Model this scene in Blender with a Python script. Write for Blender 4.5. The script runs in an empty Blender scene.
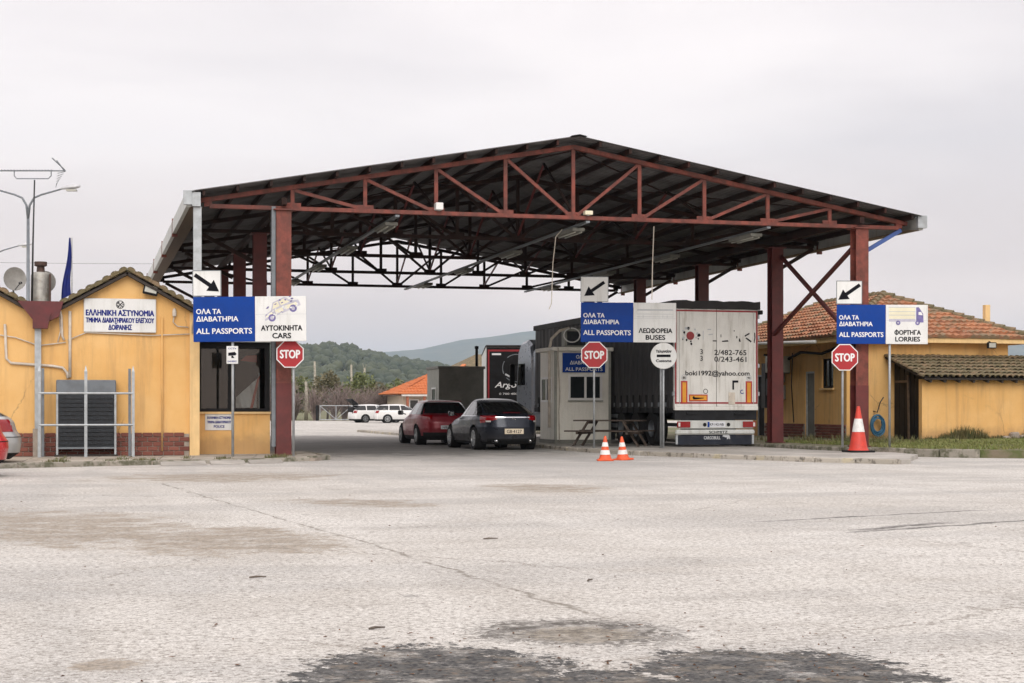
import bpy, bmesh, math, random
import numpy as np
from mathutils import Vector, Matrix, noise as mnoise

rnd = random.Random(7)
PI = math.pi
R = math.radians
SC = bpy.context.scene
COL = SC.collection

# ------------------------------------------------------------------ camera
cam_d = bpy.data.cameras.new('camera')
cam = bpy.data.objects.new('camera', cam_d)
COL.objects.link(cam)
cam.location = (-4.478, -37.566, 1.2)
cam.rotation_euler = (R(90), 0, R(-14.943))
cam_d.sensor_width = 36.0
cam_d.lens = 56.25
cam_d.shift_y = 66.5 / 1024
cam_d.clip_start = 0.1
cam_d.clip_end = 20000
SC.camera = cam

# ------------------------------------------------------------------ sky (overcast) and soft sun
SUN_EL, SUN_AZ = R(31), R(192)
wd = bpy.data.worlds.new('World')
SC.world = wd
wd.use_nodes = True
wn = wd.node_tree
wn.nodes.clear()
def wnode(t, **kw):
    n = wn.nodes.new(t)
    for k, v in kw.items():
        setattr(n, k, v)
    return n
w_out = wnode('ShaderNodeOutputWorld')
w_bg = wnode('ShaderNodeBackground')
w_sky = wnode('ShaderNodeTexSky', sky_type='NISHITA')
w_sky.sun_disc = False
w_sky.sun_elevation = SUN_EL
w_sky.sun_rotation = SUN_AZ
w_tc = wnode('ShaderNodeTexCoord')
w_map = wnode('ShaderNodeMapping')
w_map.inputs['Scale'].default_value = (1.0, 1.0, 4.5)
w_no = wnode('ShaderNodeTexNoise')
w_no.inputs['Scale'].default_value = 2.2
w_no.inputs['Detail'].default_value = 6
w_no.inputs['Roughness'].default_value = 0.45
w_no.inputs['Distortion'].default_value = 0.3
w_cr = wnode('ShaderNodeValToRGB')
w_cr.color_ramp.elements[0].position = 0.40
w_cr.color_ramp.elements[0].color = (8.0, 7.45, 7.5, 1)
w_cr.color_ramp.elements[1].position = 0.60
w_cr.color_ramp.elements[1].color = (10.1, 9.4, 9.25, 1)
# overcast cloud layer is brighter overhead than at the horizon
w_sep = wnode('ShaderNodeSeparateXYZ')
w_rng = wnode('ShaderNodeMapRange')
w_rng.inputs['From Min'].default_value = 0.12
w_rng.inputs['From Max'].default_value = 1.0
w_rng.inputs['To Min'].default_value = 1.0
w_rng.inputs['To Max'].default_value = 1.75
w_mul = wnode('ShaderNodeVectorMath', operation='SCALE')
w_mix = wnode('ShaderNodeMix', data_type='RGBA')
w_mix.inputs['Factor'].default_value = 0.96
wl = wn.links.new
wl(w_tc.outputs['Generated'], w_map.inputs['Vector'])
wl(w_map.outputs['Vector'], w_no.inputs['Vector'])
wl(w_no.outputs['Fac'], w_cr.inputs['Fac'])
wl(w_tc.outputs['Generated'], w_sep.inputs[0])
wl(w_sep.outputs['Z'], w_rng.inputs['Value'])
wl(w_cr.outputs['Color'], w_mul.inputs[0])
wl(w_rng.outputs['Result'], w_mul.inputs['Scale'])
wl(w_sky.outputs['Color'], w_mix.inputs['A'])
w_hz = wnode('ShaderNodeMapRange')
w_hz.inputs['From Min'].default_value = 0.16
w_hz.inputs['From Max'].default_value = 0.0
w_hz.inputs['To Min'].default_value = 0.0
w_hz.inputs['To Max'].default_value = 1.0
w_wm = wnode('ShaderNodeMix', data_type='RGBA')
w_wm.blend_type = 'MULTIPLY'
w_wm.inputs['B'].default_value = (1.30, 1.10, 0.96, 1)
w_wm.clamp_result = False
wl(w_sep.outputs['Z'], w_hz.inputs['Value'])
wl(w_hz.outputs['Result'], w_wm.inputs['Factor'])
wl(w_mul.outputs['Vector'], w_wm.inputs['A'])
wl(w_wm.outputs['Result'], w_mix.inputs['B'])
wl(w_mix.outputs['Result'], w_bg.inputs['Color'])
w_bg.inputs['Strength'].default_value = 0.1
wl(w_bg.outputs['Background'], w_out.inputs['Surface'])

sun_d = bpy.data.lights.new('sun', 'SUN')
sun_d.energy = 1.5
sun_d.angle = R(40)
sun_d.color = (1.0, 0.965, 0.91)
sun = bpy.data.objects.new('sun', sun_d)
COL.objects.link(sun)
sdir = Vector((math.sin(SUN_AZ) * math.cos(SUN_EL), math.cos(SUN_AZ) * math.cos(SUN_EL), math.sin(SUN_EL)))
sun.rotation_euler = (-sdir).to_track_quat('-Z', 'Y').to_euler()
sun.location = (0, 0, 60)

vs = SC.view_settings
vs.view_transform = 'Standard'
vs.look = 'None'
vs.gamma = 1.0
vs.exposure = 0.1
vs.use_curve_mapping = False
SC.cycles.use_denoising = True
SC.cycles.volume_bounces = 0
SC.cycles.max_bounces = 6
SC.cycles.transparent_max_bounces = 12
SC.cycles.use_adaptive_sampling = True
SC.cycles.adaptive_threshold = 0.02

# ================================================================== materials
class NT:
    """small wrapper to write node materials as expressions"""
    def __init__(s, name):
        s.m = bpy.data.materials.new(name)
        s.m.use_nodes = True
        s.t = s.m.node_tree
        s.b = s.t.nodes['Principled BSDF']
        g = s.t.nodes.new('ShaderNodeNewGeometry')
        s.P = g.outputs['Position']
        s.geo = g
    def _set(s, sock, v):
        if hasattr(v, 'is_output'):
            s.t.links.new(v, sock)
        elif v is not None:
            if sock.type == 'RGBA' and len(v) == 3:
                v = (*v, 1)
            sock.default_value = v
    def math(s, op, a, b=None, c=None):
        n = s.t.nodes.new('ShaderNodeMath'); n.operation = op
        for i, v in enumerate((a, b, c)):
            if v is not None: s._set(n.inputs[i], v)
        return n.outputs[0]
    def vec(s, op, a, b=None, scale=None):
        n = s.t.nodes.new('ShaderNodeVectorMath'); n.operation = op
        s._set(n.inputs[0], a)
        if b is not None: s._set(n.inputs[1], b)
        if scale is not None: s._set(n.inputs['Scale'], scale)
        return n.outputs['Value'] if op in ('LENGTH', 'DOT_PRODUCT', 'DISTANCE') else n.outputs['Vector']
    def noise(s, scale, detail=4, rough=.55, vec=None, dist=0, color=False):
        n = s.t.nodes.new('ShaderNodeTexNoise')
        s.t.links.new(vec if vec is not None else s.P, n.inputs['Vector'])
        n.inputs['Scale'].default_value = scale; n.inputs['Detail'].default_value = detail
        n.inputs['Roughness'].default_value = rough; n.inputs['Distortion'].default_value = dist
        return n.outputs['Color'] if color else n.outputs['Fac']
    def voro(s, scale, vec=None, feature='F1', out='Distance'):
        n = s.t.nodes.new('ShaderNodeTexVoronoi'); n.feature = feature
        s.t.links.new(vec if vec is not None else s.P, n.inputs['Vector'])
        n.inputs['Scale'].default_value = scale
        return n.outputs[out]
    def step(s, v, a, b, lo=0., hi=1.):
        n = s.t.nodes.new('ShaderNodeMapRange'); n.interpolation_type = 'SMOOTHSTEP'
        s._set(n.inputs['Value'], v)
        n.inputs['From Min'].default_value = a; n.inputs['From Max'].default_value = b
        n.inputs['To Min'].default_value = lo; n.inputs['To Max'].default_value = hi
        return n.outputs['Result']
    def mix(s, f, a, b, mode='MIX'):
        n = s.t.nodes.new('ShaderNodeMix'); n.data_type = 'RGBA'; n.blend_type = mode
        s._set(n.inputs['Factor'], f); s._set(n.inputs['A'], a); s._set(n.inputs['B'], b)
        return n.outputs['Result']
    def mapping(s, vec, scale=(1, 1, 1), rot=(0, 0, 0), loc=(0, 0, 0)):
        n = s.t.nodes.new('ShaderNodeMapping')
        s.t.links.new(vec, n.inputs['Vector'])
        n.inputs['Scale'].default_value = scale; n.inputs['Rotation'].default_value = rot
        n.inputs['Location'].default_value = loc
        return n.outputs['Vector']
    def xyz(s, v):
        n = s.t.nodes.new('ShaderNodeSeparateXYZ'); s.t.links.new(v, n.inputs[0]); return n.outputs
    def rand(s):
        n = s.t.nodes.new('ShaderNodeObjectInfo'); return n.outputs['Random']
    def bump(s, h, strength=.3, dist=.02):
        n = s.t.nodes.new('ShaderNodeBump')
        n.inputs['Strength'].default_value = strength; n.inputs['Distance'].default_value = dist
        s.t.links.new(h, n.inputs['Height']); s.t.links.new(n.outputs['Normal'], s.b.inputs['Normal'])
    def out(s, color=None, rough=None, metal=None, **kw):
        if color is not None: s._set(s.b.inputs['Base Color'], color)
        if rough is not None: s._set(s.b.inputs['Roughness'], rough)
        if metal is not None: s._set(s.b.inputs['Metallic'], metal)
        for k, v in kw.items():
            s._set(s.b.inputs[k.replace('_', ' ')], v)
        return s.m

def col(c, k): return tuple(min(1, x * k) for x in c)

def paint(name, c, rough=.55, metal=0., var=.22, scale=3., dirt=None, dirt_amt=.35, bump=.06, streak=False, **kw):
    """weathered plain surface: tone drift, fine grain, soiling with its own shape"""
    n = NT(name)
    a = n.noise(scale, 5, .6)
    cc = n.mix(n.step(a, .3, .7), col(c, 1 - var), col(c, 1 + var * .6))
    g = n.noise(scale * 14, 3, .6)
    cc = n.mix(n.step(g, .35, .7, 0, .35), cc, col(c, 1 - var))
    if dirt is not None:
        v = n.mapping(n.P, (3.2, 3.2, .35)) if streak else n.P
        d = n.noise(scale * .9 if not streak else 1.6, 6, .68, vec=v)
        cc = n.mix(n.math('MULTIPLY', n.step(d, .48, .72), dirt_amt), cc, dirt)
    n.bump(g, bump, .01)
    return n.out(cc, n.step(a, .2, .8, rough - .07, rough + .1), metal, **kw)

M = {}
M['canopy_red'] = paint('canopy_red', (.20, .050, .034), .6, var=.5, scale=4, dirt=(.085, .032, .022), dirt_amt=.8, streak=True, bump=.2)
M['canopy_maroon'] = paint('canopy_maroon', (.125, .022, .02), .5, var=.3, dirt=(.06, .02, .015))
M['shaded_steel'] = paint('shaded_steel', (.030, .017, .014), .7, var=.4, dirt=(.075, .02, .015), dirt_amt=.5, Specular_IOR_Level=.2)  # dark brown-red for inner steelwork, with the roof's shade put into the colour
M['canopy_blue'] = paint('canopy_blue', (.05, .10, .30), .5)
M['galv'] = paint('galv', (.42, .45, .47), .45, .35, var=.2, scale=6, dirt=(.26, .25, .24))
M['galv_dark'] = paint('galv_dark', (.2, .22, .24), .5, .4, var=.2, scale=6)
M['sheet'] = paint('sheet', (.15, .145, .145), .6, .1, var=.4, scale=1.2, dirt=(.045, .028, .02), dirt_amt=.55, bump=.15, Specular_IOR_Level=.2)
M['fascia'] = paint('fascia', (.58, .60, .58), .5, .0, var=.12, scale=1.5, dirt=(.3, .28, .25), dirt_amt=.5, streak=True)
M['ochre'] = None
n = NT('ochre_plaster')
a_ = n.noise(.9, 6, .62); b_ = n.noise(34, 4, .6)
c_ = n.mix(n.step(a_, .3, .72), (.72, .415, .14), (.80, .505, .205))
st = n.noise(1.5, 6, .7, vec=n.mapping(n.P, (2.6, 2.6, .22)))
c_ = n.mix(n.step(st, .46, .72, 0, .5), c_, (.44, .26, .115))
z_ = n.xyz(n.P)[2]
splash = n.math('MULTIPLY', n.step(n.math('ADD', z_, n.math('MULTIPLY', n.noise(3.2, 5, .7), .55)), .55, 1.0, 1, 0), .55)
c_ = n.mix(splash, c_, (.33, .20, .10))
peel = n.step(n.noise(5.5, 7, .72), .69, .73)
c_ = n.mix(n.math('MULTIPLY', peel, .55), c_, (.52, .44, .33))
wv = n.vec('ADD', n.P, n.vec('SCALE', n.vec('SUBTRACT', n.noise(2.5, 6, .75, color=True), (.5, .5, .5)), scale=.35))
hc = n.math('MULTIPLY', n.step(n.voro(.55, wv, 'DISTANCE_TO_EDGE'), .010, .002), n.step(n.noise(.6, 3, .5), .5, .6, 0, .55))
c_ = n.mix(hc, c_, (.22, .13, .07))
n.bump(n.math('ADD', b_, n.math('MULTIPLY', peel, -.6)), .22, .012)
M['ochre'] = n.out(c_, .85)
M['ochre_pale'] = paint('ochre_pale', (.80, .56, .27), .8, var=.1, dirt=(.45, .26, .1), streak=True)
n = NT('brick_face')
r_ = n.rand()
c_ = n.mix(r_, (.15, .048, .035), (.24, .085, .06))
c_ = n.mix(n.step(n.noise(9, 5, .7), .5, .75, 0, .6), c_, (.12, .06, .05))
n.bump(n.noise(60, 4), .4, .01); M['brick'] = n.out(c_, .85)
M['mortar'] = paint('mortar', (.36, .31, .26), .9, var=.25, scale=8, bump=.3)
def tile_mat(name, c1, c2, moss, moss_amt, msc=1.4):
    n = NT(name)
    v = n.voro(3.4, out='Color')
    sp = n.t.nodes.new('ShaderNodeSeparateColor'); n.t.links.new(v, sp.inputs[0])
    c = n.mix(sp.outputs[0], c1, c2)
    c = n.mix(n.step(n.noise(16, 5, .7), .42, .7, 0, .5), c, col(c1, .55))
    mm = n.step(n.noise(msc, 8, .75), .62 - moss_amt * .4, .70 - moss_amt * .28)
    c = n.mix(n.math('MULTIPLY', mm, .85), c, moss)
    li = n.step(n.noise(22, 3, .6), .63, .68, 0, .6)
    c = n.mix(li, c, (.42, .40, .30))
    n.bump(n.noise(45, 4), .4, .015)
    return n.out(c, .9)
M['tile_red'] = tile_mat('tile_red', (.46, .20, .10), (.31, .135, .075), (.20, .165, .105), .38)
M['tile_moss'] = tile_mat('tile_moss', (.27, .18, .10), (.22, .155, .095), (.115, .10, .05), .6, 2.5)
M['tile_orange'] = tile_mat('tile_orange', (.62, .20, .07), (.55, .17, .06), (.4, .15, .06), 0)
M['timber'] = paint('timber', (.14, .095, .06), .8, var=.35, scale=9, bump=.3)
M['timber_dark'] = paint('timber_dark', (.05, .04, .034), .8, var=.35, scale=9, bump=.3)
M['table_wood'] = paint('table_wood', (.07, .05, .038), .75, var=.4, scale=8, dirt=(.2, .18, .16), bump=.3)
M['sign_blue'] = paint('sign_blue', (.0, .042, .27), .5, var=.12, scale=2, dirt=(.02, .06, .26), dirt_amt=.25, bump=0, Specular_IOR_Level=.2)
M['sign_white'] = paint('sign_white', (.74, .75, .74), .4, var=.07, scale=2, dirt=(.48, .48, .44), dirt_amt=.5, bump=0, streak=True)
M['print_white'] = paint('print_white', (.8, .8, .8), .5, var=.05, bump=0)
M['print_black'] = paint('print_black', (.012, .012, .016), .85, var=.2, bump=0, Specular_IOR_Level=.08)
M['print_navy'] = paint('print_navy', (.012, .022, .20), .85, var=.2, bump=0, Specular_IOR_Level=.08)
M['print_purple'] = paint('print_purple', (.17, .145, .36), .5, var=.3, scale=9, bump=0)
M['print_lilac'] = paint('print_lilac', (.50, .49, .58), .5, var=.15, scale=9, bump=0)
M['print_grey'] = paint('print_grey', (.5, .52, .54), .5, var=.1, bump=0)
M['print_cream'] = paint('print_cream', (.78, .74, .55), .5, var=.1, bump=0)
M['print_red'] = paint('print_red', (.28, .03, .035), .5, var=.3, scale=9, bump=0)
M['stop_red'] = paint('stop_red', (.38, .008, .015), .45, var=.1, scale=4, dirt=(.28, .012, .014), bump=0)
M['alu'] = paint('alu', (.55, .56, .57), .4, .6, var=.1, scale=5)
M['cone_orange'] = paint('cone_orange', (.75, .10, .025), .5, var=.15, scale=9, dirt=(.35, .07, .03), dirt_amt=.5, bump=.02)
M['cone_red'] = paint('cone_red', (.62, .05, .03), .5, var=.12, scale=7, dirt=(.35, .05, .03), dirt_amt=.5, bump=.02)
M['cone_white'] = paint('cone_white', (.75, .75, .73), .5, var=.1, scale=9, dirt=(.4, .38, .35), dirt_amt=.5, bump=.02)
M['rubber'] = paint('rubber', (.018, .018, .019), .75, var=.3, scale=9, bump=.1, Specular_IOR_Level=.2)
M['black'] = paint('black', (.012, .012, .013), .6, var=.3, scale=6, Specular_IOR_Level=.2)
M['dark_metal'] = paint('dark_metal', (.04, .042, .046), .5, .3, var=.3, scale=6)
M['white_panel'] = paint('white_panel', (.83, .81, .73), .55, var=.10, scale=1.4, dirt=(.48, .45, .38), dirt_amt=.4, streak=True)
M['booth_grey'] = paint('booth_grey', (.19, .19, .165), .6, var=.2, scale=2, dirt=(.05, .05, .045))
M['booth_cream'] = paint('booth_cream', (.33, .34, .30), .6, var=.2, scale=2, dirt=(.16, .16, .13))
M['pvc'] = paint('pvc', (.80, .80, .78), .4, var=.06, bump=0)
M['grille_grey'] = paint('grille_grey', (.16, .18, .20), .5, .2, var=.2, scale=4)
M['coil'] = paint('coil', (.03, .035, .042), .6, .2, var=.4, scale=14, bump=.5)
M['conduit'] = paint('conduit', (.62, .56, .48), .6, var=.2, scale=6, dirt=(.35, .25, .15))
M['hopper'] = paint('hopper', (.12, .018, .02), .5, var=.3, scale=5)
M['trailer_white'] = paint('trailer_white', (.74, .735, .70), .4, var=.08, scale=1.5, dirt=(.42, .40, .35), dirt_amt=.7, bump=0, streak=True)
M['trailer_red'] = paint('trailer_red', (.30, .018, .025), .45, var=.15, bump=0)
M['curtain'] = paint('curtain', (.060, .059, .060), .6, var=.25, scale=1.4, dirt=(.13, .125, .12), dirt_amt=.45, streak=True, bump=.1, Specular_IOR_Level=.2)
M['curtain_top'] = paint('curtain_top', (.035, .033, .033), .6, var=.3, scale=2, Specular_IOR_Level=.2)
M['chassis'] = paint('chassis', (.022, .023, .026), .6, .2, var=.3, scale=5, Specular_IOR_Level=.2)
M['mudskirt'] = paint('mudskirt', (.022, .026, .038), .6, var=.25, scale=5, dirt=(.1, .1, .1), dirt_amt=.3, Specular_IOR_Level=.2)
M['reflect_red'] = paint('reflect_red', (.45, .03, .03), .35, var=.15, bump=0)
M['reflect_amber'] = paint('reflect_amber', (.72, .33, .03), .35, var=.15, bump=0)
M['lamp_red'] = NT('lamp_red').out((.26, .004, .008), .12, 0, Coat_Weight=.6)
M['lamp_clear'] = NT('lamp_clear').out((.62, .60, .58), .15, 0)
M['lamp_amber'] = NT('lamp_amber').out((.6, .22, .02), .2, 0)
M['chrome'] = NT('chrome').out((.65, .66, .68), .15, 1.)
M['plate'] = paint('plate', (.76, .66, .50), .4, var=.06, bump=0)
M['plate_white'] = paint('plate_white', (.66, .68, .72), .4, var=.06, bump=0)
n = NT('window_glass'); M['glass'] = n.out((.016, .02, .022), n.step(n.noise(2.5, 4), .3, .7, .03, .10), 0, IOR=1.5)
n = NT('car_glass'); M['car_glass'] = n.out((.011, .012, .013), .04, 0, IOR=1.5, Coat_Weight=.3)
n = NT('clear_glass')
n.b.inputs['Transmission Weight'].default_value = 0.0
tr = n.t.nodes.new('ShaderNodeBsdfTransparent'); tr.inputs[0].default_value = (.85, .87, .87, 1)
gl = n.t.nodes.new('ShaderNodeBsdfGlossy'); gl.inputs['Roughness'].default_value = .03
fr = n.t.nodes.new('ShaderNodeFresnel'); fr.inputs[0].default_value = 1.5
mx = n.t.nodes.new('ShaderNodeMixShader')
n.t.links.new(fr.outputs[0], mx.inputs[0]); n.t.links.new(tr.outputs[0], mx.inputs[1]); n.t.links.new(gl.outputs[0], mx.inputs[2])
n.t.links.new(mx.outputs[0], n.t.nodes['Material Output'].inputs['Surface'])
M['clear_glass'] = n.m
def carpaint(name, c, metal=.5, rough=.3):
    n = NT(name)
    f = n.noise(3, 5, .7)
    zz = n.xyz(n.P)[2]
    cc = n.mix(n.step(f, .35, .7, 0, .25), c, col(c, .75))
    dust = n.math('MULTIPLY', n.step(n.math('ADD', zz, n.math('MULTIPLY', f, .3)), .35, .85, 1, 0), .22)
    cc = n.mix(dust, cc, (.17, .155, .14))
    return n.out(cc, n.step(f, .3, .7, rough - .05, rough + .08), metal, Coat_Weight=.35, Coat_Roughness=.04, Specular_IOR_Level=.35)
M['car_grey'] = carpaint('car_grey', (.02, .025, .038), .4)
M['car_red'] = carpaint('car_red', (.23, .012, .024), .2)
M['car_white'] = carpaint('car_white', (.72, .72, .71), 0, .35)
M['car_silver'] = carpaint('car_silver', (.48, .49, .49), .6)
M['car_scarlet'] = carpaint('car_scarlet', (.50, .015, .02), .0)
M['cab_silver'] = carpaint('cab_silver', (.32, .36, .42), .4)
M['rim'] = paint('rim', (.40, .41, .42), .35, .8, var=.15, scale=8)
M['flag'] = paint('flag', (.01, .022, .20), .75, var=.3, scale=5)
M['cloth_red'] = paint('cloth_red', (.5, .08, .05), .8, var=.2)
M['cloth_white'] = paint('cloth_white', (.7, .7, .68), .8, var=.15)
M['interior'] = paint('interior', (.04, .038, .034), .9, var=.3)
M['hose_blue'] = paint('hose_blue', (.04, .16, .28), .5, var=.2)
M['dish'] = paint('dish', (.36, .35, .33), .6, .1, var=.2, scale=6, dirt=(.2, .19, .17))
M['flue'] = paint('flue', (.40, .39, .36), .5, .4, var=.35, scale=6, dirt=(.2, .15, .1), dirt_amt=.7)
M['soot'] = paint('soot', (.08, .045, .035), .7, var=.4, scale=9)
M['wire'] = paint('wire', (.10, .10, .10), .7)
M['house_wall'] = paint('house_wall', (.55, .48, .38), .8, var=.15)
M['house_brick'] = paint('house_brick', (.34, .11, .06), .8, var=.3, scale=6)
M['lamp_glass'] = paint('lamp_glass', (.45, .45, .40), .4, var=.1)
M['dead_leaf'] = paint('dead_leaf', (.15, .07, .03), .8, var=.6, scale=30)
# kerb stones: worn paint, every stone a little different
n = NT('kerb_stone')
r_ = n.rand()
c_ = n.mix(r_, (.36, .33, .28), (.50, .46, .40))
pch = n.step(n.noise(5, 6, .7), .5, .62)
c_ = n.mix(n.math('MULTIPLY', pch, .75), c_, (.085, .075, .06))
yl = n.math('MULTIPLY', n.step(n.noise(2.1, 3, .6), .52, .6), .5)
c_ = n.mix(yl, c_, (.55, .47, .28))
n.bump(n.noise(30, 5, .7), .5, .02); M['kerb'] = n.out(c_, .9)
n = NT('kerb_mossy')
r_ = n.rand()
c_ = n.mix(r_, (.27, .25, .21), (.36, .33, .28))
c_ = n.mix(n.step(n.noise(4, 6, .7), .42, .6, 0, .8), c_, (.07, .075, .035))
n.bump(n.noise(30, 5, .7), .5, .02); M['kerb_mossy'] = n.out(c_, .9)
n = NT('paving_slab')
r_ = n.rand()
c_ = n.mix(r_, (.34, .30, .25), (.46, .42, .36))
c_ = n.mix(n.step(n.noise(2.6, 6, .7), .46, .66, 0, .6), c_, (.16, .13, .10))
n.bump(n.noise(40, 5, .7), .35, .012); M['slab'] = n.out(c_, .88)
n = NT('platform_concrete')
c_ = n.mix(n.step(n.noise(.7, 6, .65), .35, .68), (.33, .31, .28), (.50, .47, .43))
c_ = n.mix(n.step(n.noise(3.5, 6, .7), .5, .7, 0, .5), c_, (.2, .18, .155))
n.bump(n.noise(40, 5, .7), .4, .015); M['platform'] = n.out(c_, .9)

def foliage(name, c1, c2, c3=None, sc=.6):
    n = NT(name)
    a = n.noise(sc, 4, .6); b = n.noise(sc * 9, 2, .5)
    c = n.mix(n.step(a, .35, .65), c1, c2)
    c = n.mix(n.step(b, .4, .7, 0, .5), c, c3 or col(c1, .6))
    return n.out(c, .75)
M['leaf_wood'] = foliage('leaf_wood', (.040, .055, .026), (.075, .085, .036), (.022, .034, .018), .006)
M['leaf_green'] = foliage('leaf_green', (.12, .15, .055), (.17, .19, .07), (.08, .10, .035), .5)
M['leaf_olive'] = foliage('leaf_olive', (.14, .13, .07), (.19, .165, .09), (.10, .09, .05), .5)
M['bark'] = paint('bark', (.13, .105, .085), .9, var=.35, scale=6, bump=.4)
M['bark_pale'] = paint('bark_pale', (.40, .37, .30), .9, var=.3, scale=6, bump=.3)
M['twig'] = paint('twig', (.25, .195, .18), .9, var=.3, scale=2)
M['grass'] = foliage('grass', (.14, .185, .04), (.20, .21, .065), (.26, .21, .10), 1.5)
M['weed'] = foliage('weed', (.085, .11, .03), (.15, .135, .055), (.19, .14, .07), 2.5)
n = NT('terrain_earth')
c_ = n.mix(n.step(n.noise(.05, 6, .6), .35, .65), (.17, .15, .08), (.11, .13, .05))
c_ = n.mix(n.step(n.noise(.6, 5, .6), .45, .7, 0, .6), c_, (.22, .18, .12))
M['earth'] = n.out(c_, .95)
n = NT('hill_earth')
c_ = n.mix(n.step(n.noise(.012, 6, .65), .4, .6), (.055, .065, .03), (.11, .105, .05))
c_ = n.mix(n.step(n.noise(.05, 6, .7), .5, .66, 0, .7), c_, (.04, .052, .024))
M['hill'] = n.out(c_, .95)
n = NT('verge_soil')
c_ = n.mix(n.step(n.noise(1.4, 6, .65), .4, .62), (.20, .165, .115), (.10, .12, .04))
n.bump(n.noise(14, 5, .7), .6, .03); M['verge'] = n.out(c_, .95)

# yard surface: bleached concrete-like asphalt with worn aggregate, repairs, a crack, skid marks
n = NT('yard_surface')
Pv = n.P
big = n.noise(.16, 5, .6)
mid = n.noise(.75, 6, .66)
trk = n.noise(.5, 5, .6, vec=n.mapping(Pv, (.22, 1.0, 1), (0, 0, R(12))))
fine = n.noise(24, 4, .7)
grit = n.noise(75, 3, .65)
grit2 = n.voro(42, out='Distance')
mot = n.noise(5.5, 5, .72); mot2 = n.noise(2.2, 6, .7, vec=n.mapping(Pv, (.45, 1.0, 1), (0, 0, R(-15))))
c_ = n.mix(n.step(big, .32, .68), (.53, .505, .465), (.63, .61, .575))
c_ = n.mix(n.step(mid, .42, .66, 0, .55), c_, (.40, .37, .33))
c_ = n.mix(n.step(trk, .46, .62, 0, .55), c_, (.36, .35, .335))
wt = n.noise(.42, 4, .55, vec=n.mapping(Pv, (1.0, .12, 1), (0, 0, R(-24))))
c_ = n.mix(n.step(wt, .53, .63, 0, .4), c_, (.35, .345, .335))
c_ = n.mix(n.step(wt, .46, .36, 0, .35), c_, (.68, .66, .62))
c_ = n.mix(n.step(mot2, .52, .70, 0, .55), c_, (.36, .335, .30))
c_ = n.mix(n.step(mot2, .44, .28, 0, .6), c_, (.70, .68, .64))
c_ = n.mix(n.step(mot, .53, .67, 0, .5), c_, (.32, .295, .265))
c_ = n.mix(n.step(fine, .50, .60, 0, .8), c_, (.23, .21, .185))
c_ = n.mix(n.step(fine, .45, .36, 0, .55), c_, (.76, .74, .70))
c_ = n.mix(n.step(grit, .54, .64, 0, .7), c_, (.17, .15, .13))
c_ = n.mix(n.step(grit, .44, .34, 0, .6), c_, (.82, .80, .76))
nz = n.noise(1.6, 6, .66); nz2 = n.noise(5.5, 6, .72)
nz3 = n.noise(19, 5, .75)
def blob(cx, cy, rx, ry, ang=0, wob=.9, wob2=.5, e0=1.1, e1=.92):
    v = n.mapping(Pv, (1, 1, 0), (0, 0, 0), (-cx, -cy, 0))
    v = n.mapping(v, (1, 1, 1), (0, 0, R(-ang)))
    v = n.vec('MULTIPLY', v, (1 / rx, 1 / ry, 0))
    d = n.vec('LENGTH', v)
    d = n.math('ADD', d, n.math('MULTIPLY', n.math('SUBTRACT', nz, .5), wob))
    d = n.math('ADD', d, n.math('MULTIPLY', n.math('SUBTRACT', nz2, .5), wob2))
    d = n.math('ADD', d, n.math('MULTIPLY', n.math('SUBTRACT', nz3, .5), wob2 * .9))
    return n.step(d, e0, e1)
# brown worn patches where the top coat is gone
br = None
for q in [(-4.8, -20.8, 1.25, 2.4, 15), (-3.3, -22.8, .95, 1.5, 0), (-1.1, -17.5, .6, 1.0, 30), (-6.6, -20, 1.4, 3.0, 0), (-2.75, -23.6, .5, .8, 0), (-2.2, -9.5, 1.8, 1.7, 0), (2.2, -14.5, .8, 1.2, 0), (-4.38, -29.87, .15, .17, 0)]:
    m_ = blob(*q, wob=2.6, wob2=1.9, e0=1.25, e1=.75)
    br = m_ if br is None else n.math('MAXIMUM', br, m_)
c_ = n.mix(n.math('MULTIPLY', br, n.step(n.noise(3.1, 6, .75), .34, .58, .3, .95)), c_, n.mix(n.step(nz3, .4, .6), (.37, .315, .25), (.20, .17, .135)))
# darker asphalt lane under the roof
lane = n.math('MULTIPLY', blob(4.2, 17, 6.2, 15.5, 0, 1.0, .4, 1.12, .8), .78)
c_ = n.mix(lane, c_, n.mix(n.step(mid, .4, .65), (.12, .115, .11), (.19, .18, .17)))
lane2 = n.math('MULTIPLY', blob(5.2, -4.5, 2.9, 7.5, -8, 1.3, .5, 1.2, .5), .34)
c_ = n.mix(lane2, c_, (.31, .305, .30))
# crack: runs from the pavement corner towards the near repair
pts = [(-3.3, -11.5), (-3.03, -14.3), (-2.6, -18.58), (-2.05, -23.6), (-1.62, -28.9)]
crk = None
wobv = n.vec('ADD', Pv, n.vec('SCALE', n.vec('SUBTRACT', n.noise(1.7, 5, .7, color=True), (.5, .5, .5)), scale=.34))
for (x0, y0), (x1, y1) in zip(pts[:-1], pts[1:]):
    dx, dy = x1 - x0, y1 - y0; L = math.hypot(dx, dy)
    v = n.vec('SUBTRACT', wobv, (x0, y0, 0))
    al = n.vec('DOT_PRODUCT', v, (dx / L, dy / L, 0)); ac = n.vec('DOT_PRODUCT', v, (-dy / L, dx / L, 0))
    inside = n.math('MULTIPLY', n.step(al, -.05, .05), n.step(al, L + .05, L - .05))
    m_ = n.math('MULTIPLY', inside, n.step(n.math('ADD', n.math('ABSOLUTE', ac), n.math('MULTIPLY', n.noise(4, 4, .7), .04)), .058, .02))
    crk = m_ if crk is None else n.math('MAXIMUM', crk, m_)
crk = n.math('MULTIPLY', crk, n.step(n.noise(1.1, 4, .7), .36, .56, .1, .72))
c_ = n.mix(crk, c_, (.14, .12, .09))
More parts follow.
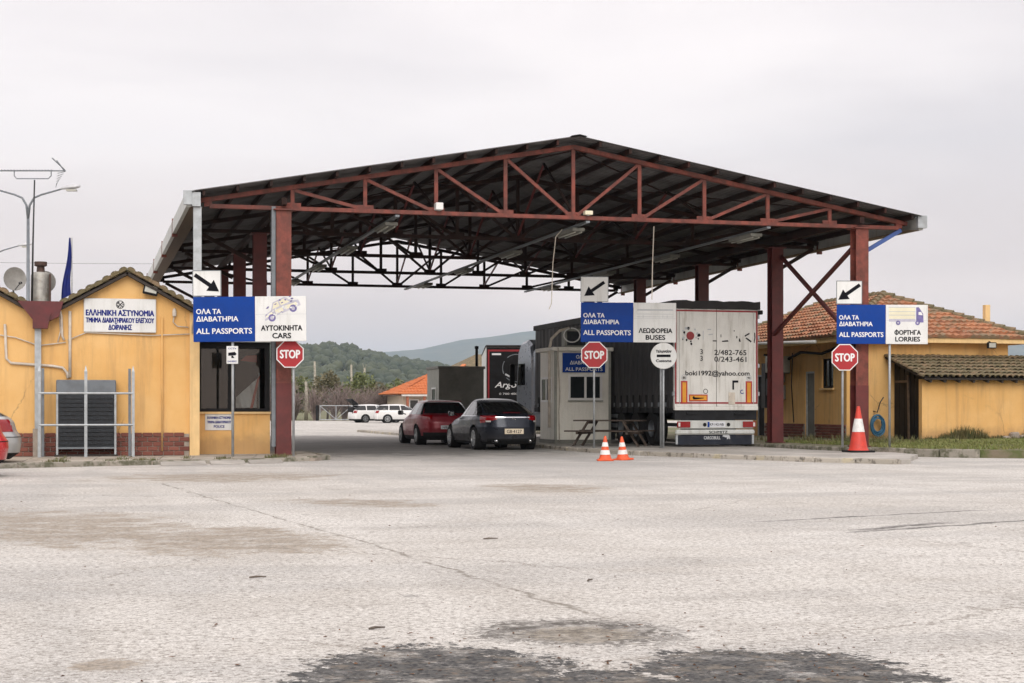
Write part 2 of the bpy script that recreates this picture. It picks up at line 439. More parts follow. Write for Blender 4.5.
# tyre skid marks to the right
sk = None
for x0, y0, x1, y1, w in [(2.7, -23.5, 6.4, -22.0, .06), (2.9, -23.25, 4.3, -22.5, .09), (2.4, -21.9, 5.8, -20.8, .045)]:
    dx, dy = x1 - x0, y1 - y0; L = math.hypot(dx, dy)
    v = n.vec('SUBTRACT', wobv, (x0, y0, 0))
    al = n.vec('DOT_PRODUCT', v, (dx / L, dy / L, 0)); ac = n.vec('DOT_PRODUCT', v, (-dy / L, dx / L, 0))
    m_ = n.math('MULTIPLY', n.math('MULTIPLY', n.step(al, -.3, .3), n.step(al, L + .3, L - .6)), n.step(n.math('ABSOLUTE', ac), w * 1.6, w * .3))
    sk = m_ if sk is None else n.math('MAXIMUM', sk, m_)
c_ = n.mix(n.math('MULTIPLY', sk, n.step(n.noise(9, 4, .7), .3, .55, .25, .9)), c_, (.08, .075, .07))
wob2v = n.vec('ADD', Pv, n.vec('SCALE', n.vec('SUBTRACT', n.noise(1.1, 6, .75, color=True), (.5, .5, .5)), scale=.9))
hair = n.step(n.voro(.19, wob2v, 'DISTANCE_TO_EDGE'), .0045, .001)
hair = n.math('MULTIPLY', hair, n.step(n.noise(.23, 3, .5), .47, .56, 0, .6))
c_ = n.mix(hair, c_, (.19, .165, .135))
drip = n.step(n.math('ADD', n.voro(.85, wob2v), n.math('MULTIPLY', n.math('SUBTRACT', nz2, .5), .12)), .085, .04)
drip = n.math('MULTIPLY', drip, n.step(n.noise(.3, 3, .5), .48, .6, 0, .6))
c_ = n.mix(drip, c_, (.20, .19, .175))
# dark tar repairs in the foreground
tar = None
for q in [(-2.98, -30.5, .62, .86, -15), (-1.44, -30.9, .66, .72, -15), (-2.3, -31.0, .4, .4, 0)]:
    m_ = blob(*q, wob=.9, wob2=1.6, e0=1.06, e1=.94)
    tar = m_ if tar is None else n.math('MAXIMUM', tar, m_)
rim = n.math('MULTIPLY', blob(-1.95, -29.38, .56, .56, -15, 1.0, 1.8, 1.08, .9), .92)
core = blob(-1.93, -29.5, .33, .27, -15, 1.0, 2.0, 1.1, .85)
tar_c = n.mix(n.step(n.voro(34), .22, .6), (.014, .014, .016), (.075, .073, .07))
tar_c = n.mix(n.step(n.noise(5, 6, .75), .5, .64, 0, .85), tar_c, (.17, .145, .115))
tar_c = n.mix(n.step(n.noise(16, 4, .7), .6, .68, 0, .8), tar_c, (.27, .245, .21))
tar_c = n.mix(n.step(n.noise(11, 4, .7), .62, .68, 0, .7), tar_c, (.17, .085, .04))
c_ = n.mix(n.math('MULTIPLY', rim, n.step(nz2, .36, .6, .25, 1)), c_, (.06, .052, .043))
c_ = n.mix(n.math('MULTIPLY', core, .6), c_, n.mix(n.step(nz3, .38, .6), (.36, .315, .245), (.13, .11, .085)))
c_ = n.mix(n.math('MULTIPLY', tar, n.step(n.noise(3.4, 7, .8), .33, .5, .35, 1)), c_, tar_c)
hh = n.math('ADD', n.math('MULTIPLY', fine, .6), n.math('MULTIPLY', grit, .8))
hh = n.math('ADD', hh, n.math('MULTIPLY', tar, -.8))
hh = n.math('ADD', hh, n.math('MULTIPLY', crk, -1.2))
n.bump(hh, .55, .012)
M['yard'] = n.out(c_, .9)

# ================================================================== mesh helpers
class MB:
    def __init__(s): s.v = []; s.f = []
    def add(s, vs, fs):
        o = len(s.v); s.v += [tuple(v) for v in vs]; s.f += [tuple(i + o for i in f) for f in fs]; return s
    def box(s, x0, x1, y0, y1, z0, z1):
        return s.add([(x0, y0, z0), (x1, y0, z0), (x1, y1, z0), (x0, y1, z0), (x0, y0, z1), (x1, y0, z1), (x1, y1, z1), (x0, y1, z1)],
                     [(0, 3, 2, 1), (4, 5, 6, 7), (0, 1, 5, 4), (1, 2, 6, 5), (2, 3, 7, 6), (3, 0, 4, 7)])
    def cbox(s, x0, x1, y0, y1, z0, z1, c=.02):
        """box with chamfered edges"""
        vs = []; xs, ys, zs = (x0, x1), (y0, y1), (z0, z1)
        idx = {}
        for i in (0, 1):
            for j in (0, 1):
                for k in (0, 1):
                    for a in range(3):
                        p = [xs[i], ys[j], zs[k]]
                        sg = [1 - 2 * i, 1 - 2 * j, 1 - 2 * k]
                        for b in range(3):
                            if b != a: p[b] += sg[b] * c
                        idx[(i, j, k, a)] = len(vs); vs.append(tuple(p))
        fs = []
        g = lambda i, j, k, a: idx[(i, j, k, a)]
        for i in (0, 1):
            q = [g(i, 0, 0, 0), g(i, 1, 0, 0), g(i, 1, 1, 0), g(i, 0, 1, 0)]; fs.append(q if i else q[::-1])
            q = [g(0, i, 0, 1), g(0, i, 1, 1), g(1, i, 1, 1), g(1, i, 0, 1)]; fs.append(q if i else q[::-1])
            q = [g(0, 0, i, 2), g(1, 0, i, 2), g(1, 1, i, 2), g(0, 1, i, 2)]; fs.append(q if i else q[::-1])
        for i in (0, 1):
            for j in (0, 1):
                fs.append([g(i, j, 0, 0), g(i, j, 1, 0), g(i, j, 1, 1), g(i, j, 0, 1)])
                fs.append([g(i, 0, j, 0), g(i, 1, j, 0), g(i, 1, j, 2), g(i, 0, j, 2)])
                fs.append([g(0, i, j, 1), g(1, i, j, 1), g(1, i, j, 2), g(0, i, j, 2)])
                for k in (0, 1):
                    fs.append([g(i, j, k, 0), g(i, j, k, 1), g(i, j, k, 2)])
        s.add(vs, fs); s.fix = True
        return s
    def beam(s, p0, p1, w, h, up=(0, 0, 1)):
        p0, p1 = Vector(p0), Vector(p1); d = (p1 - p0).normalized(); u = Vector(up)
        if abs(d.dot(u)) > .97: u = Vector((0, 1, 0))
        a = d.cross(u).normalized() * w / 2; b = a.cross(d).normalized() * h / 2
        vs = [p0 - a - b, p0 + a - b, p0 + a + b, p0 - a + b, p1 - a - b, p1 + a - b, p1 + a + b, p1 - a + b]
        return s.add(vs, [(0, 1, 2, 3), (7, 6, 5, 4), (0, 4, 5, 1), (1, 5, 6, 2), (2, 6, 7, 3), (3, 7, 4, 0)])
    def tube(s, pts, r, n=8, cap=True):
        pts = [Vector(p) for p in pts]; rs = r if isinstance(r, (list, tuple)) else [r] * len(pts)
        rings = []; prev = None
        for i, p in enumerate(pts):
            d = (pts[min(i + 1, len(pts) - 1)] - pts[max(i - 1, 0)]).normalized()
            if prev is None:
                u = Vector((0, 0, 1)) if abs(d.z) < .9 else Vector((1, 0, 0))
                a = d.cross(u).normalized()
            else:
                a = (prev - d * prev.dot(d)).normalized()
            prev = a; b = d.cross(a)
            rings.append([p + (a * math.cos(2 * PI * k / n) + b * math.sin(2 * PI * k / n)) * rs[i] for k in range(n)])
        vs = [v for rg in rings for v in rg]; fs = []
        for i in range(len(pts) - 1):
            for k in range(n):
                fs.append((i * n + k, i * n + (k + 1) % n, (i + 1) * n + (k + 1) % n, (i + 1) * n + k))
        if cap:
            fs.append(tuple(range(n))[::-1]); fs.append(tuple((len(pts) - 1) * n + k for k in range(n)))
        return s.add(vs, fs)
    def lathe(s, prof, n=24, c=(0, 0, 0), axis='z', a0=0, a1=2 * PI):
        """prof: (radius, height) list"""
        vs = []; full = abs(a1 - a0 - 2 * PI) < 1e-6; m = n if full else n + 1
        for r, h in prof:
            for k in range(m):
                a = a0 + (a1 - a0) * k / n; x, y = r * math.cos(a), r * math.sin(a)
                p = {'z': (x, y, h), 'y': (x, h, y), 'x': (h, x, y)}[axis]
                vs.append((c[0] + p[0], c[1] + p[1], c[2] + p[2]))
        fs = []
        for i in range(len(prof) - 1):
            for k in range(n):
                k2 = (k + 1) % m
                fs.append((i * m + k, i * m + k2, (i + 1) * m + k2, (i + 1) * m + k))
        return s.add(vs, fs)
    def prism(s, poly, z0, z1):
        n = len(poly); vs = [(x, y, z0) for x, y in poly] + [(x, y, z1) for x, y in poly]
        fs = [tuple(range(n))[::-1], tuple(range(n, 2 * n))] + [(i, (i + 1) % n, n + (i + 1) % n, n + i) for i in range(n)]
        return s.add(vs, fs)
    def plate(s, poly, y0, y1):
        """polygon in x,z extruded along y (y0 = front)"""
        n = len(poly); vs = [(x, y0, z) for x, z in poly] + [(x, y1, z) for x, z in poly]
        fs = [tuple(range(n)), tuple(range(n, 2 * n))[::-1]] + [(i, n + i, n + (i + 1) % n, (i + 1) % n) for i in range(n)]
        s.add(vs, fs); s.fix = True
        return s
    def build(s, name, mat, parent=None, smooth=False, loc=None, rotz=None):
        me = bpy.data.meshes.new(name)
        me.from_pydata(s.v, [], s.f); me.validate()
        if getattr(s, 'fix', False):
            bm = bmesh.new(); bm.from_mesh(me); bmesh.ops.recalc_face_normals(bm, faces=bm.faces); bm.to_mesh(me); bm.free()
        if smooth:
            me.polygons.foreach_set('use_smooth', [True] * len(me.polygons))
            if smooth is not True:
                me.set_sharp_from_angle(angle=R(smooth))
        if mat is not None: me.materials.append(M[mat] if isinstance(mat, str) else mat)
        o = bpy.data.objects.new(name, me); COL.objects.link(o)
        if parent is not None: o.parent = parent
        if loc is not None: o.location = loc
        if rotz is not None: o.rotation_euler = (0, 0, rotz)
        return o

def tag(o, label, cat, group=None):
    o['label'] = label; o['category'] = cat
    if group: o['group'] = group
    return o
def thing(name, label, cat, loc=(0, 0, 0), rotz=0, group=None):
    o = bpy.data.objects.new(name, None); COL.objects.link(o)
    o.empty_display_size = .2
    o.location = loc; o.rotation_euler = (0, 0, rotz)
    return tag(o, label, cat, group)
def link(o, parent=None, loc=None, rotz=None):
    c = o.copy(); COL.objects.link(c); c.parent = parent
    if loc is not None: c.location = loc
    if rotz is not None: c.rotation_euler = (0, 0, rotz)
    return c
def copy_tree(o, parent=None):
    c = o.copy(); COL.objects.link(c); c.parent = parent
    for ch in list(o.children): copy_tree(ch, c)
    return c
def structure(o): o['kind'] = 'structure'; return o
def stuff(o): o['kind'] = 'stuff'; return o

def text(parent, body, x, z, h, mat, y=0., w=None, bold=.0, align='CENTER', shear=0., name='lettering'):
    """flat printed lettering facing -y; x,z = centre (or left) of baseline, h = cap height, w = forced width"""
    phi = body.find('Φ')
    body = body.translate(str.maketrans('ΑΒΕΖΗΙΚΜΝΟΡΤΥΧΦ', 'ABEZHIKMNOPTYXO'))
    cu = bpy.data.curves.new('t', 'FONT'); cu.body = body; cu.size = 1.0; cu.shear = shear
    cu.resolution_u = 3
    to = bpy.data.objects.new('t', cu); COL.objects.link(to)
    dg = bpy.context.evaluated_depsgraph_get()
    me = bpy.data.meshes.new_from_object(to.evaluated_get(dg))
    bpy.data.objects.remove(to); bpy.data.curves.remove(cu)
    co = np.zeros(len(me.vertices) * 3); me.vertices.foreach_get('co', co); co = co.reshape(-1, 3)
    if len(co) == 0: return None
    fs = [tuple(p.vertices) for p in me.polygons]; bpy.data.meshes.remove(me)
    if phi >= 0:
        c2 = bpy.data.curves.new('t', 'FONT'); o2 = bpy.data.objects.new('t', c2); COL.objects.link(o2); ext = []
        for part in (body[:phi] + 'I', body[:phi] + 'O'):
            c2.body = part; dg2 = bpy.context.evaluated_depsgraph_get(); m2 = bpy.data.meshes.new_from_object(o2.evaluated_get(dg2))
            ext.append((min(v.co.x for v in m2.vertices), max(v.co.x for v in m2.vertices))); bpy.data.meshes.remove(m2)
        bpy.data.objects.remove(o2); bpy.data.curves.remove(c2)
        o_r = ext[1][1]; o_l = ext[0][1] - .14 if phi else ext[1][0]; xm = (o_l + o_r) / 2
        k0 = len(co); co = np.vstack([co, [(xm - .045, -.05, 0), (xm + .045, -.05, 0), (xm + .045, .78, 0), (xm - .045, .78, 0)]]); fs.append((k0, k0 + 1, k0 + 2, k0 + 3))
    mn, mxx = co.min(0), co.max(0)
    sy = h / .73; sx = sy if w is None else w / (mxx[0] - mn[0])
    wid = (mxx[0] - mn[0]) * sx
    x0 = x - wid / 2 if align == 'CENTER' else x
    b = bold * h * 1.5
    m = MB()
    offs = [(0, 0)] if b == 0 else [(-b, 0), (b, 0), (0, b * .8), (0, -b * .8), (-b * .7, b * .6), (b * .7, -b * .6)]
    for k, (dx, dz) in enumerate(offs):
        m.add([(x0 + (c[0] - mn[0]) * sx + dx, y - k * .0003, z + c[1] * sy + dz) for c in co], fs)
    return m.build(name, mat, parent)

# ================================================================== ground, terrain, hills
def terrain():
    m = MB()
    m.add([(-11500, -400, -.03), (11500, -400, -.03), (11500, 12500, -.03), (-11500, 12500, -.03)], [(0, 1, 2, 3)])
    return structure(m.build('ground', 'earth'))
terrain()
yard = MB()
poly = [(-40, -45), (60, -45), (60, 60), (52, 104), (38, 112), (16, 113), (6, 117), (-20, 122), (-60, 110), (-60, -45)]
yard.add([(x, y, 0) for x, y in poly], [tuple(range(len(poly)))])
structure(yard.build('yard_road', 'yard'))

CX0, CY0 = -4.478, -37.566
CA, SA = math.cos(R(14.943)), math.sin(R(14.943))
def interp(tab, x):
    if x <= tab[0][0]: return tab[0][1]
    for (a, b), (c, d) in zip(tab[:-1], tab[1:]):
        if x <= c:
            t = (x - a) / (c - a); return b + (d - b) * t
    return tab[-1][1]
def hillpoint(u, D, z):      # u: lateral slope against the axis of the yard view, D: distance
    X = u * D
    return (CX0 + X * CA + D * SA, CY0 - X * SA + D * CA, z)
# wooded near hill: crest height (m) by bearing
near_crest = [(-1.2, 30), (-.6, 36), (-.32, 35.5), (-.2, 37), (-.13, 37.5), (-.114, 39), (-.101, 37.2), (-.088, 34), (-.07, 30.5), (-.05, 28), (-.02, 23), (.03, 16), (.12, 8), (.4, 4), (1.0, 3)]
def near_h(u, D):
    c = interp(near_crest, u) - 5.6
    D = D / 2
    k = min(1, max(0, (D - 380) / 520)); k = k * k * (3 - 2 * k)
    back = min(1, max(0, (D - 900) / 700))
    h = c * k * (1 - .55 * back * back)
    h += (mnoise.noise((u * D * .012, D * .012, 0)) * 2.2 + mnoise.noise((u * D * .045, D * .045, 3)) * .7) * k
    h *= 2
    return h
def hillmesh(name, us, Ds, hf, mat):
    m = MB(); vs = []
    for D in Ds:
        for u in us: vs.append(hillpoint(u, D, hf(u, D)))
    nu = len(us); fs = []
    for i in range(len(Ds) - 1):
        for j in range(nu - 1):
            fs.append((i * nu + j, i * nu + j + 1, (i + 1) * nu + j + 1, (i + 1) * nu + j))
    m.add(vs, fs); return structure(m.build(name, mat, smooth=True))
hillmesh('wooded_hill', list(np.linspace(-1.2, 1.0, 180)), list(np.linspace(720, 3400, 60)), lambda u, D: near_h(u, D) - .4, 'hill')
far_crest = [(-1.3, 60), (-.5, 90), (-.2, 110), (-.114, 118), (-.083, 140), (-.05, 157), (-.02, 177), (.011, 194), (.05, 212), (.12, 220), (.19, 205), (.25, 180), (.30, 165), (.33, 156), (.4, 130), (.6, 90), (1.2, 50)]
def far_h(u, D):
    c = interp(far_crest, u)
    D = D / 2
    k = min(1, max(0, (D - 2200) / 1800)); k = k ** 1.4
    h = c * k + (mnoise.noise((u * D * .003, D * .003, 9)) * 14 + mnoise.noise((u * D * .011, D * .011, 5)) * 5) * k
    return h * 2
hillmesh('far_hill', list(np.linspace(-1.3, 1.2, 200)), list(np.linspace(4200, 8600, 40)), far_h, 'hill')

# wood on the near hill: thousands of crowns read as one mass
def ico(sub):
    bm = bmesh.new(); bmesh.ops.create_icosphere(bm, subdivisions=sub, radius=1)
    v = np.array([x.co[:] for x in bm.verts]); f = np.array([[y.index for y in x.verts] for x in bm.faces]); bm.free(); return v, f
def hill_wood():
    V, Fc = ico(1) if False else ico(2); rs = np.random.RandomState(3); allv = []; allf = []; off = 0
    for i in range(6500):
        D = 800 + 1120 * rs.rand() ** .8; u = -.30 + .36 * rs.rand()
        dens = mnoise.noise((u * D * .01, D * .01, 1))
        if dens < -.28 and rs.rand() < .8: continue
        p = hillpoint(u, D, near_h(u, D))
        r = (2.2 + 3.4 * rs.rand() ** 1.8); hgt = r * (.85 + .3 * rs.rand())
        nz = 1 + .13 * rs.randn(len(V), 1)
        v = V * nz * np.array([r, r, hgt]) + np.array([p[0], p[1], p[2] + hgt * .6])
        allv.append(v); allf.append(Fc + off); off += len(V)
    v = np.concatenate(allv); f = np.concatenate(allf)
    me = bpy.data.meshes.new('hill_wood')
    me.vertices.add(len(v)); me.vertices.foreach_set('co', v.ravel())
    me.loops.add(len(f) * 3); me.loops.foreach_set('vertex_index', f.ravel().astype(np.int32))
    me.polygons.add(len(f)); me.polygons.foreach_set('loop_start', np.arange(0, len(f) * 3, 3, dtype=np.int32))
    me.update(calc_edges=True); me.materials.append(M['leaf_wood'])
    o = bpy.data.objects.new('hill_wood', me); COL.objects.link(o)
    tag(o, 'dense green wood covering the near hillside beyond the yard', 'wood'); stuff(o)
hill_wood()

# ================================================================== trees of the middle distance
def leaf_cloud(m, rs, c, r, n, size, zs=1.0):
    for _ in range(n):
        d = rs.randn(3); d /= np.linalg.norm(d) + 1e-6
        rad = r * (.35 + .65 * rs.rand() ** .5)
        p = np.array(c) + d * rad * np.array([1, 1, zs])
        a = rs.randn(3); a /= np.linalg.norm(a); b = np.cross(a, rs.randn(3)); b /= np.linalg.norm(b) + 1e-6
        s = size * (.5 + rs.rand())
        m.add([p - a * s, p + b * s * .5, p + a * s, p - b * s * .5], [(0, 1, 2, 3)])
def tree(name, label, loc, h, spread, mat, seed, nclump=16, nleaf=120, size=.2, bark='bark', slim=1.0, base=.3, group='trees at the foot of the hill'):
    rs = np.random.RandomState(seed); t = thing(name, label, 'tree', loc, 0, group)
    tr = MB(); lv = MB(); top = np.array([rs.randn() * .2, rs.randn() * .2, h * .8])
    tr.tube([(0, 0, 0), tuple(top * .4 + [.1, 0, 0]), tuple(top)], [h * .028, h * .02, h * .006], 7)
    for k in range(nclump):
        a = rs.rand() * 2 * PI; f = base + (1 - base) * rs.rand()
        prof = math.sin(PI * (.18 + .8 * (f - base) / (1 - base))) ** .7
        rr = spread * prof * (.4 + .6 * rs.rand())
        c = np.array([math.cos(a) * rr, math.sin(a) * rr, h * f])
        st = top * (f * .75)
        tr.tube([tuple(st), tuple((st + c) / 2 + [0, 0, -.1]), tuple(c)], [h * .009, h * .006, h * .002], 5, False)
        leaf_cloud(lv, rs, c, spread * (.25 + .25 * rs.rand()), nleaf, size, slim)
    tr.build('trunk', bark, t, True); lv.build('crown', mat, t)
    return t
def bare_shrub(loc, h, w, seed, label, group='bare shrubs along the far edge of the yard'):
    rs = np.random.RandomState(seed); t = thing('bare_shrub', label, 'shrub', loc, 0, group); m = MB()
    for k in range(26):
        a = rs.rand() * 2 * PI; b = (rs.rand() * .12 * w)
        p = np.array([math.cos(a) * b, math.sin(a) * b, 0]); tip = np.array([math.cos(a) * w * rs.rand(), math.sin(a) * w * rs.rand(), h * (.55 + .45 * rs.rand())])
        mid = (p + tip) / 2 + rs.randn(3) * .15
        m.tube([tuple(p), tuple(mid), tuple(tip)], [.05, .035, .012], 4, False)
        for j in range(9):
            q = p + (tip - p) * (.3 + .7 * rs.rand()) + rs.randn(3) * .05
            e = q + np.array([rs.randn() * .5, rs.randn() * .5, .3 + .6 * rs.rand()])
            m.tube([tuple(q), tuple(e)], [.026, .01], 3, False)
    m.build('stems', 'twig', t); return t

tree_spots = [  # s, t, height, spread, kind, seed
    (16.4, 128, 5.6, 2.2, 'leaf_green', 1), (20.6, 133, 6.6, 2.4, 'leaf_olive', 2), (22.8, 126, 6.2, 2.3, 'leaf_green', 3),
    (25.2, 131, 5.2, 2.2, 'leaf_olive', 4), (12.5, 128, 4.2, 2.2, 'leaf_olive', 5), (9.3, 131, 5.4, 2.6, 'leaf_green', 6),
    (14.2, 141, 5.0, 2.4, 'leaf_green', 7), (28.4, 137, 5.6, 2.5, 'leaf_green', 8), (18.6, 148, 6.0, 2.6, 'leaf_olive', 9), (7.0, 124, 3.6, 2.0, 'leaf_olive', 10)]
kinds = {'leaf_green': 'fresh green', 'leaf_olive': 'olive brown'}
for i, (x, y, h, sp, kd, sd) in enumerate(tree_spots):
    where = ['above the field gate, foremost', 'tallest behind the white estate car', 'left of the orange roofed house, foremost', 'close behind the orange roof eave', 'low and leftward of the field gate', 'broad, seen beside the red canopy post', 'standing behind the gate thicket', 'rearmost behind the orange roof', 'rearmost between gate and house', 'lowest, at the left edge of the gap'][i]
    tree('far_tree', '%s tree %s' % (kinds[kd], where), (x, y, -.03), h * .72, sp * .9, kd, sd, 18, 90, .17)
for i, (x, y, h) in enumerate([(15.6, 122, 4.2), (17.1, 124, 3.9), (20.2, 140, 6.4), (25.6, 148, 6.3), (27.0, 147, 5.9)]):
    t = thing('lopped_poplar', ['pale lopped poplar trunk left of its twin above the gate', 'pale lopped poplar trunk right of its twin above the gate', 'tall thin pale poplar between gate and cars', 'tall pale poplar stem left of the orange roof peak', 'thin pale poplar stem nearest the grey booth'][i], 'tree', (x, y, -.03), 0, 'pale lopped poplars')
    rs = np.random.RandomState(40 + i); m = MB()
    m.tube([(0, 0, 0), (.05, 0, h * .5), (0, .05, h)], [.2, .17, .11], 7); m.build('trunk', 'bark_pale', t, True)
    m = MB()
    for k in range(14):
        z = h * (.35 + .65 * rs.rand()); a = rs.rand() * 6.28
        m.tube([(0, 0, z), (math.cos(a) * .25, math.sin(a) * .25, z + .7)], [.03, .012], 4, False)
    m.build('crown', 'bark_pale', t)
for i in range(16):
    x = 6.5 + i * 1.35 + rnd.uniform(-.4, .4); y = 118.5 + rnd.uniform(-2.5, 4)
    bare_shrub((x, y, -.03), 2.7 + rnd.random() * 1.2, 1.3, 60 + i, 'bare greyish brown shrub of the far thicket, %s from the left' % ['first', 'second', 'third', 'fourth', 'fifth', 'sixth', 'seventh', 'eighth', 'ninth', 'tenth', 'eleventh', 'twelfth', 'thirteenth', 'fourteenth', 'fifteenth', 'sixteenth'][i])

# ================================================================== left pavement (slabs and kerb stones)
pv = thing('pavement_left', '', '', (0, 0, 0)); del pv['label']; del pv['category']; structure(pv)
MB().prism([(-12, -6.9), (.55, -1.45), (.95, -.7), (.95, 3.2), (-12, 3.2)], -.02, .075).build('pavement_bed', 'mortar', pv)
A0, A1 = Vector((-12, -6.75, 0)), Vector((.5, -1.3, 0)); B0, B1 = Vector((-12, .5, 0)), Vector((.88, .5, 0))
NU, NV = 18, 6
def bil(u, v):
    a = A0.lerp(A1, u); b = B0.lerp(B1, u); return a.lerp(b, v)
for i in range(NU):
    for j in range(NV):
        g = .012; e = .0015
        q = [bil((i + e * 8) / NU, (j + e * 8) / NV), bil((i + 1 - e * 8) / NU, (j + e * 8) / NV), bil((i + 1 - e * 8) / NU, (j + 1 - e * 8) / NV), bil((i + e * 8) / NU, (j + 1 - e * 8) / NV)]
        z = .1 + rnd.uniform(-.007, .005)
        MB().prism([(p.x, p.y) for p in q], .076, z).build('slab', 'slab', pv)
MB().prism([(-1.9, .52), (.88, .52), (.88, 3.2), (-1.9, 3.2)], .076, .098).build('slab', 'slab', pv)
def kerb_run(path, z0, z1, w, L, mat, parent, jit=.012, close=.02):
    """kerb stones one by one along a polyline"""
    pts = [Vector((x, y, 0)) for x, y in path]
    seg = []; tot = 0
    for a, b in zip(pts[:-1], pts[1:]):
        seg.append((tot, (b - a).length, a, b)); tot += (b - a).length
    def at(d):
        for s0, l, a, b in seg:
            if d <= s0 + l + 1e-6: return a.lerp(b, (d - s0) / l)
        return seg[-1][3]
    nst = max(1, round(tot / L)); st = tot / nst
    for k in range(nst):
        p, q = at(k * st + close / 2), at((k + 1) * st - close / 2)
        d = q - p; ang = math.atan2(d.y, d.x); ln = d.length
        m = MB().cbox(-ln / 2, ln / 2, -w / 2, w / 2, z0, z1 + rnd.uniform(-jit, jit), .018)
        m.build('kerb_stone', mat, parent, False, ((p.x + q.x) / 2, (p.y + q.y) / 2, 0), ang + rnd.uniform(-.02, .02))
kerb_run([(-12, -6.85), (.45, -1.42), (.8, -1.05), (1.02, -.4), (1.02, 3.2)], -.02, .098, .15, .95, 'kerb_mossy', pv)
# sloping concrete ramp pieces laid in front of the kerb
for x0, x1, y in [(-2.95, -2.0, -3.15), (-1.9, -1.15, -2.75), (-1.05, -.3, -2.35)]:
    m = MB(); dy = .42
    m.add([(x0, y - .62, .004), (x1, y - .62 + dy * (x1 - x0), .004), (x1, y - .05 + dy * (x1 - x0), .075), (x0, y - .05, .075), (x0, y - .05, 0), (x1, y - .05 + dy * (x1 - x0), 0)],
          [(0, 1, 2, 3), (3, 2, 5, 4), (0, 3, 4), (1, 5, 2)])
    m.build('kerb_ramp', 'platform', pv)

# ================================================================== customs platform between the lanes
pf = thing('platform_pavement', '', '', (0, 0, 0)); del pf['label']; del pf['category']; structure(pf)
edge = [(8.8, 42), (8.8, 8.6), (8.68, 6.2), (8.8, 3.0), (9.1, .65), (9.65, -.85), (10.55, -3.3), (11.2, -5.2), (12.3, -6.75), (12.6, -6.6)]
inner = [(x + .14, y) for x, y in edge]
MB().prism([*reversed([(x + .05, y + .02) for x, y in edge])][::-1] + [(13.4, -5.2), (14.6, -3.4), (14.9, -1.6), (14.15, -.1), (13.98, 1.9), (13.98, 42)], -.02, .1).build('concrete_top', 'platform', pf)
kerb_run([(x + .0, y) for x, y in edge[:9]], -.02, .105, .17, 1.0, 'kerb', pf)
# verge by the right-hand building
vg = thing('grass_verge', '', '', (0, 0, 0)); del vg['label']; del vg['category']; structure(vg)
vedge = [(14.06, 42), (14.06, 1.9), (14.3, .4), (14.75, -.75), (15.45, -2.35), (16.2, -3.45)]
MB().prism([(14.12, 42), (14.12, 1.95), (14.4, .4), (14.82, -.7), (15.5, -2.3), (16.3, -3.35), (17.2, -4.0), (30, -7.2), (60, -14), (60, 42)], -.02, .19).build('soil', 'verge', vg)
kerb_run(vedge, -.02, .2, .16, 1.0, 'kerb_mossy', vg)
def grass_patch(name, label, region, n, hmin, hmax, mat, z0, seed, wid=.012):
    rs = np.random.RandomState(seed); m = MB(); cnt = 0
    while cnt < n:
        p = region(rs)
        if p is None: continue
        cnt += 1; x, y, hk = p
        for b in range(3):
            a = rs.rand() * 6.28; h = (hmin + (hmax - hmin) * rs.rand()) * hk; l = h * (.15 + .5 * rs.rand())
            bx, by = x + rs.randn() * .03, y + rs.randn() * .03
            c, s = math.cos(a), math.sin(a); w = wid * (.6 + .8 * rs.rand())
            m.add([(bx - s * w, by + c * w, z0), (bx + s * w, by - c * w, z0), (bx + c * l * .4 + s * w * .7, by + s * l * .4 - c * w * .7, z0 + h * .6), (bx + c * l * .4 - s * w * .7, by + s * l * .4 + c * w * .7, z0 + h * .6), (bx + c * l, by + s * l, z0 + h)],
                  [(0, 1, 2, 3), (3, 2, 4)])
    o = m.build(name, mat); tag(o, label, 'grass'); stuff(o)
def reg_verge(rs):
    x = 15.2 + 13 * rs.rand(); y = -5 + 12 * rs.rand()
    if y < -3.2 - (x - 16.2) * .27 or (x < 16.2 and y < -3.2 + (16.2 - x) * 1.6): return None
    if mnoise.noise((x * .5, y * .5, 2)) < -.3: return None
    return x, y, .7 + .6 * (mnoise.noise((x * .8, y * .8, 7)) + .5)
grass_patch('grass', 'short green grass on the verge before the ochre shed', reg_verge, 15000, .03, .09, 'grass', .195, 5)
def reg_wallweed(rs):
    if rs.rand() < .6:
        x = 20.7 + 6.4 * rs.rand(); y = 6.85 + .35 * rs.rand(); k = .35 + .8 * math.exp(-((x - 22.1) / .7) ** 2) + .4 * mnoise.noise((x * 2.5, 1, 1))
    else:
        x = 15.3 + 3.8 * rs.rand(); y = 2 + 7 * rs.rand(); k = .6
        if mnoise.noise((x * .9, y * .9, 4)) < .05: return None
    return x, y, k
grass_patch('weeds', 'taller dry weeds along the foot of the ochre shed wall', reg_wallweed, 1500, .12, .45, 'weed', .195, 6, .01)
def reg_kerb(rs):
    u = rs.rand(); p = bil(.35 + .65 * u, 0); k = mnoise.noise((u * 14, 2, 0))
    if rs.rand() < .4:
        p = bil(.5 + .5 * u, rs.choice([1, 2, 3, 4]) / 6.); k -= .15
    if k < .08: return None
    return p.x + rs.randn() * .03, p.y + rs.randn() * .05 - .03, .5 + k
grass_patch('kerb_weeds', 'small green weeds sprouting along the left kerb joints', reg_kerb, 420, .03, .11, 'weed', .09, 8, .007)

# ================================================================== left building: police office with two gables
WT = .45          # front wall plane
lb = thing('police_building', 'ochre rendered police building with two tiled gables left of the canopy', 'building', (-3.5, WT, .09))
ox, oy, oz = -3.5, WT, .09
def L(x, y, z): return (x - ox, y - oy, z - oz)
def shift(m, dx=-ox, dy=-oy, dz=-oz):
    m.v = [(x + dx, y + dy, z + dz) for x, y, z in m.v]; return m
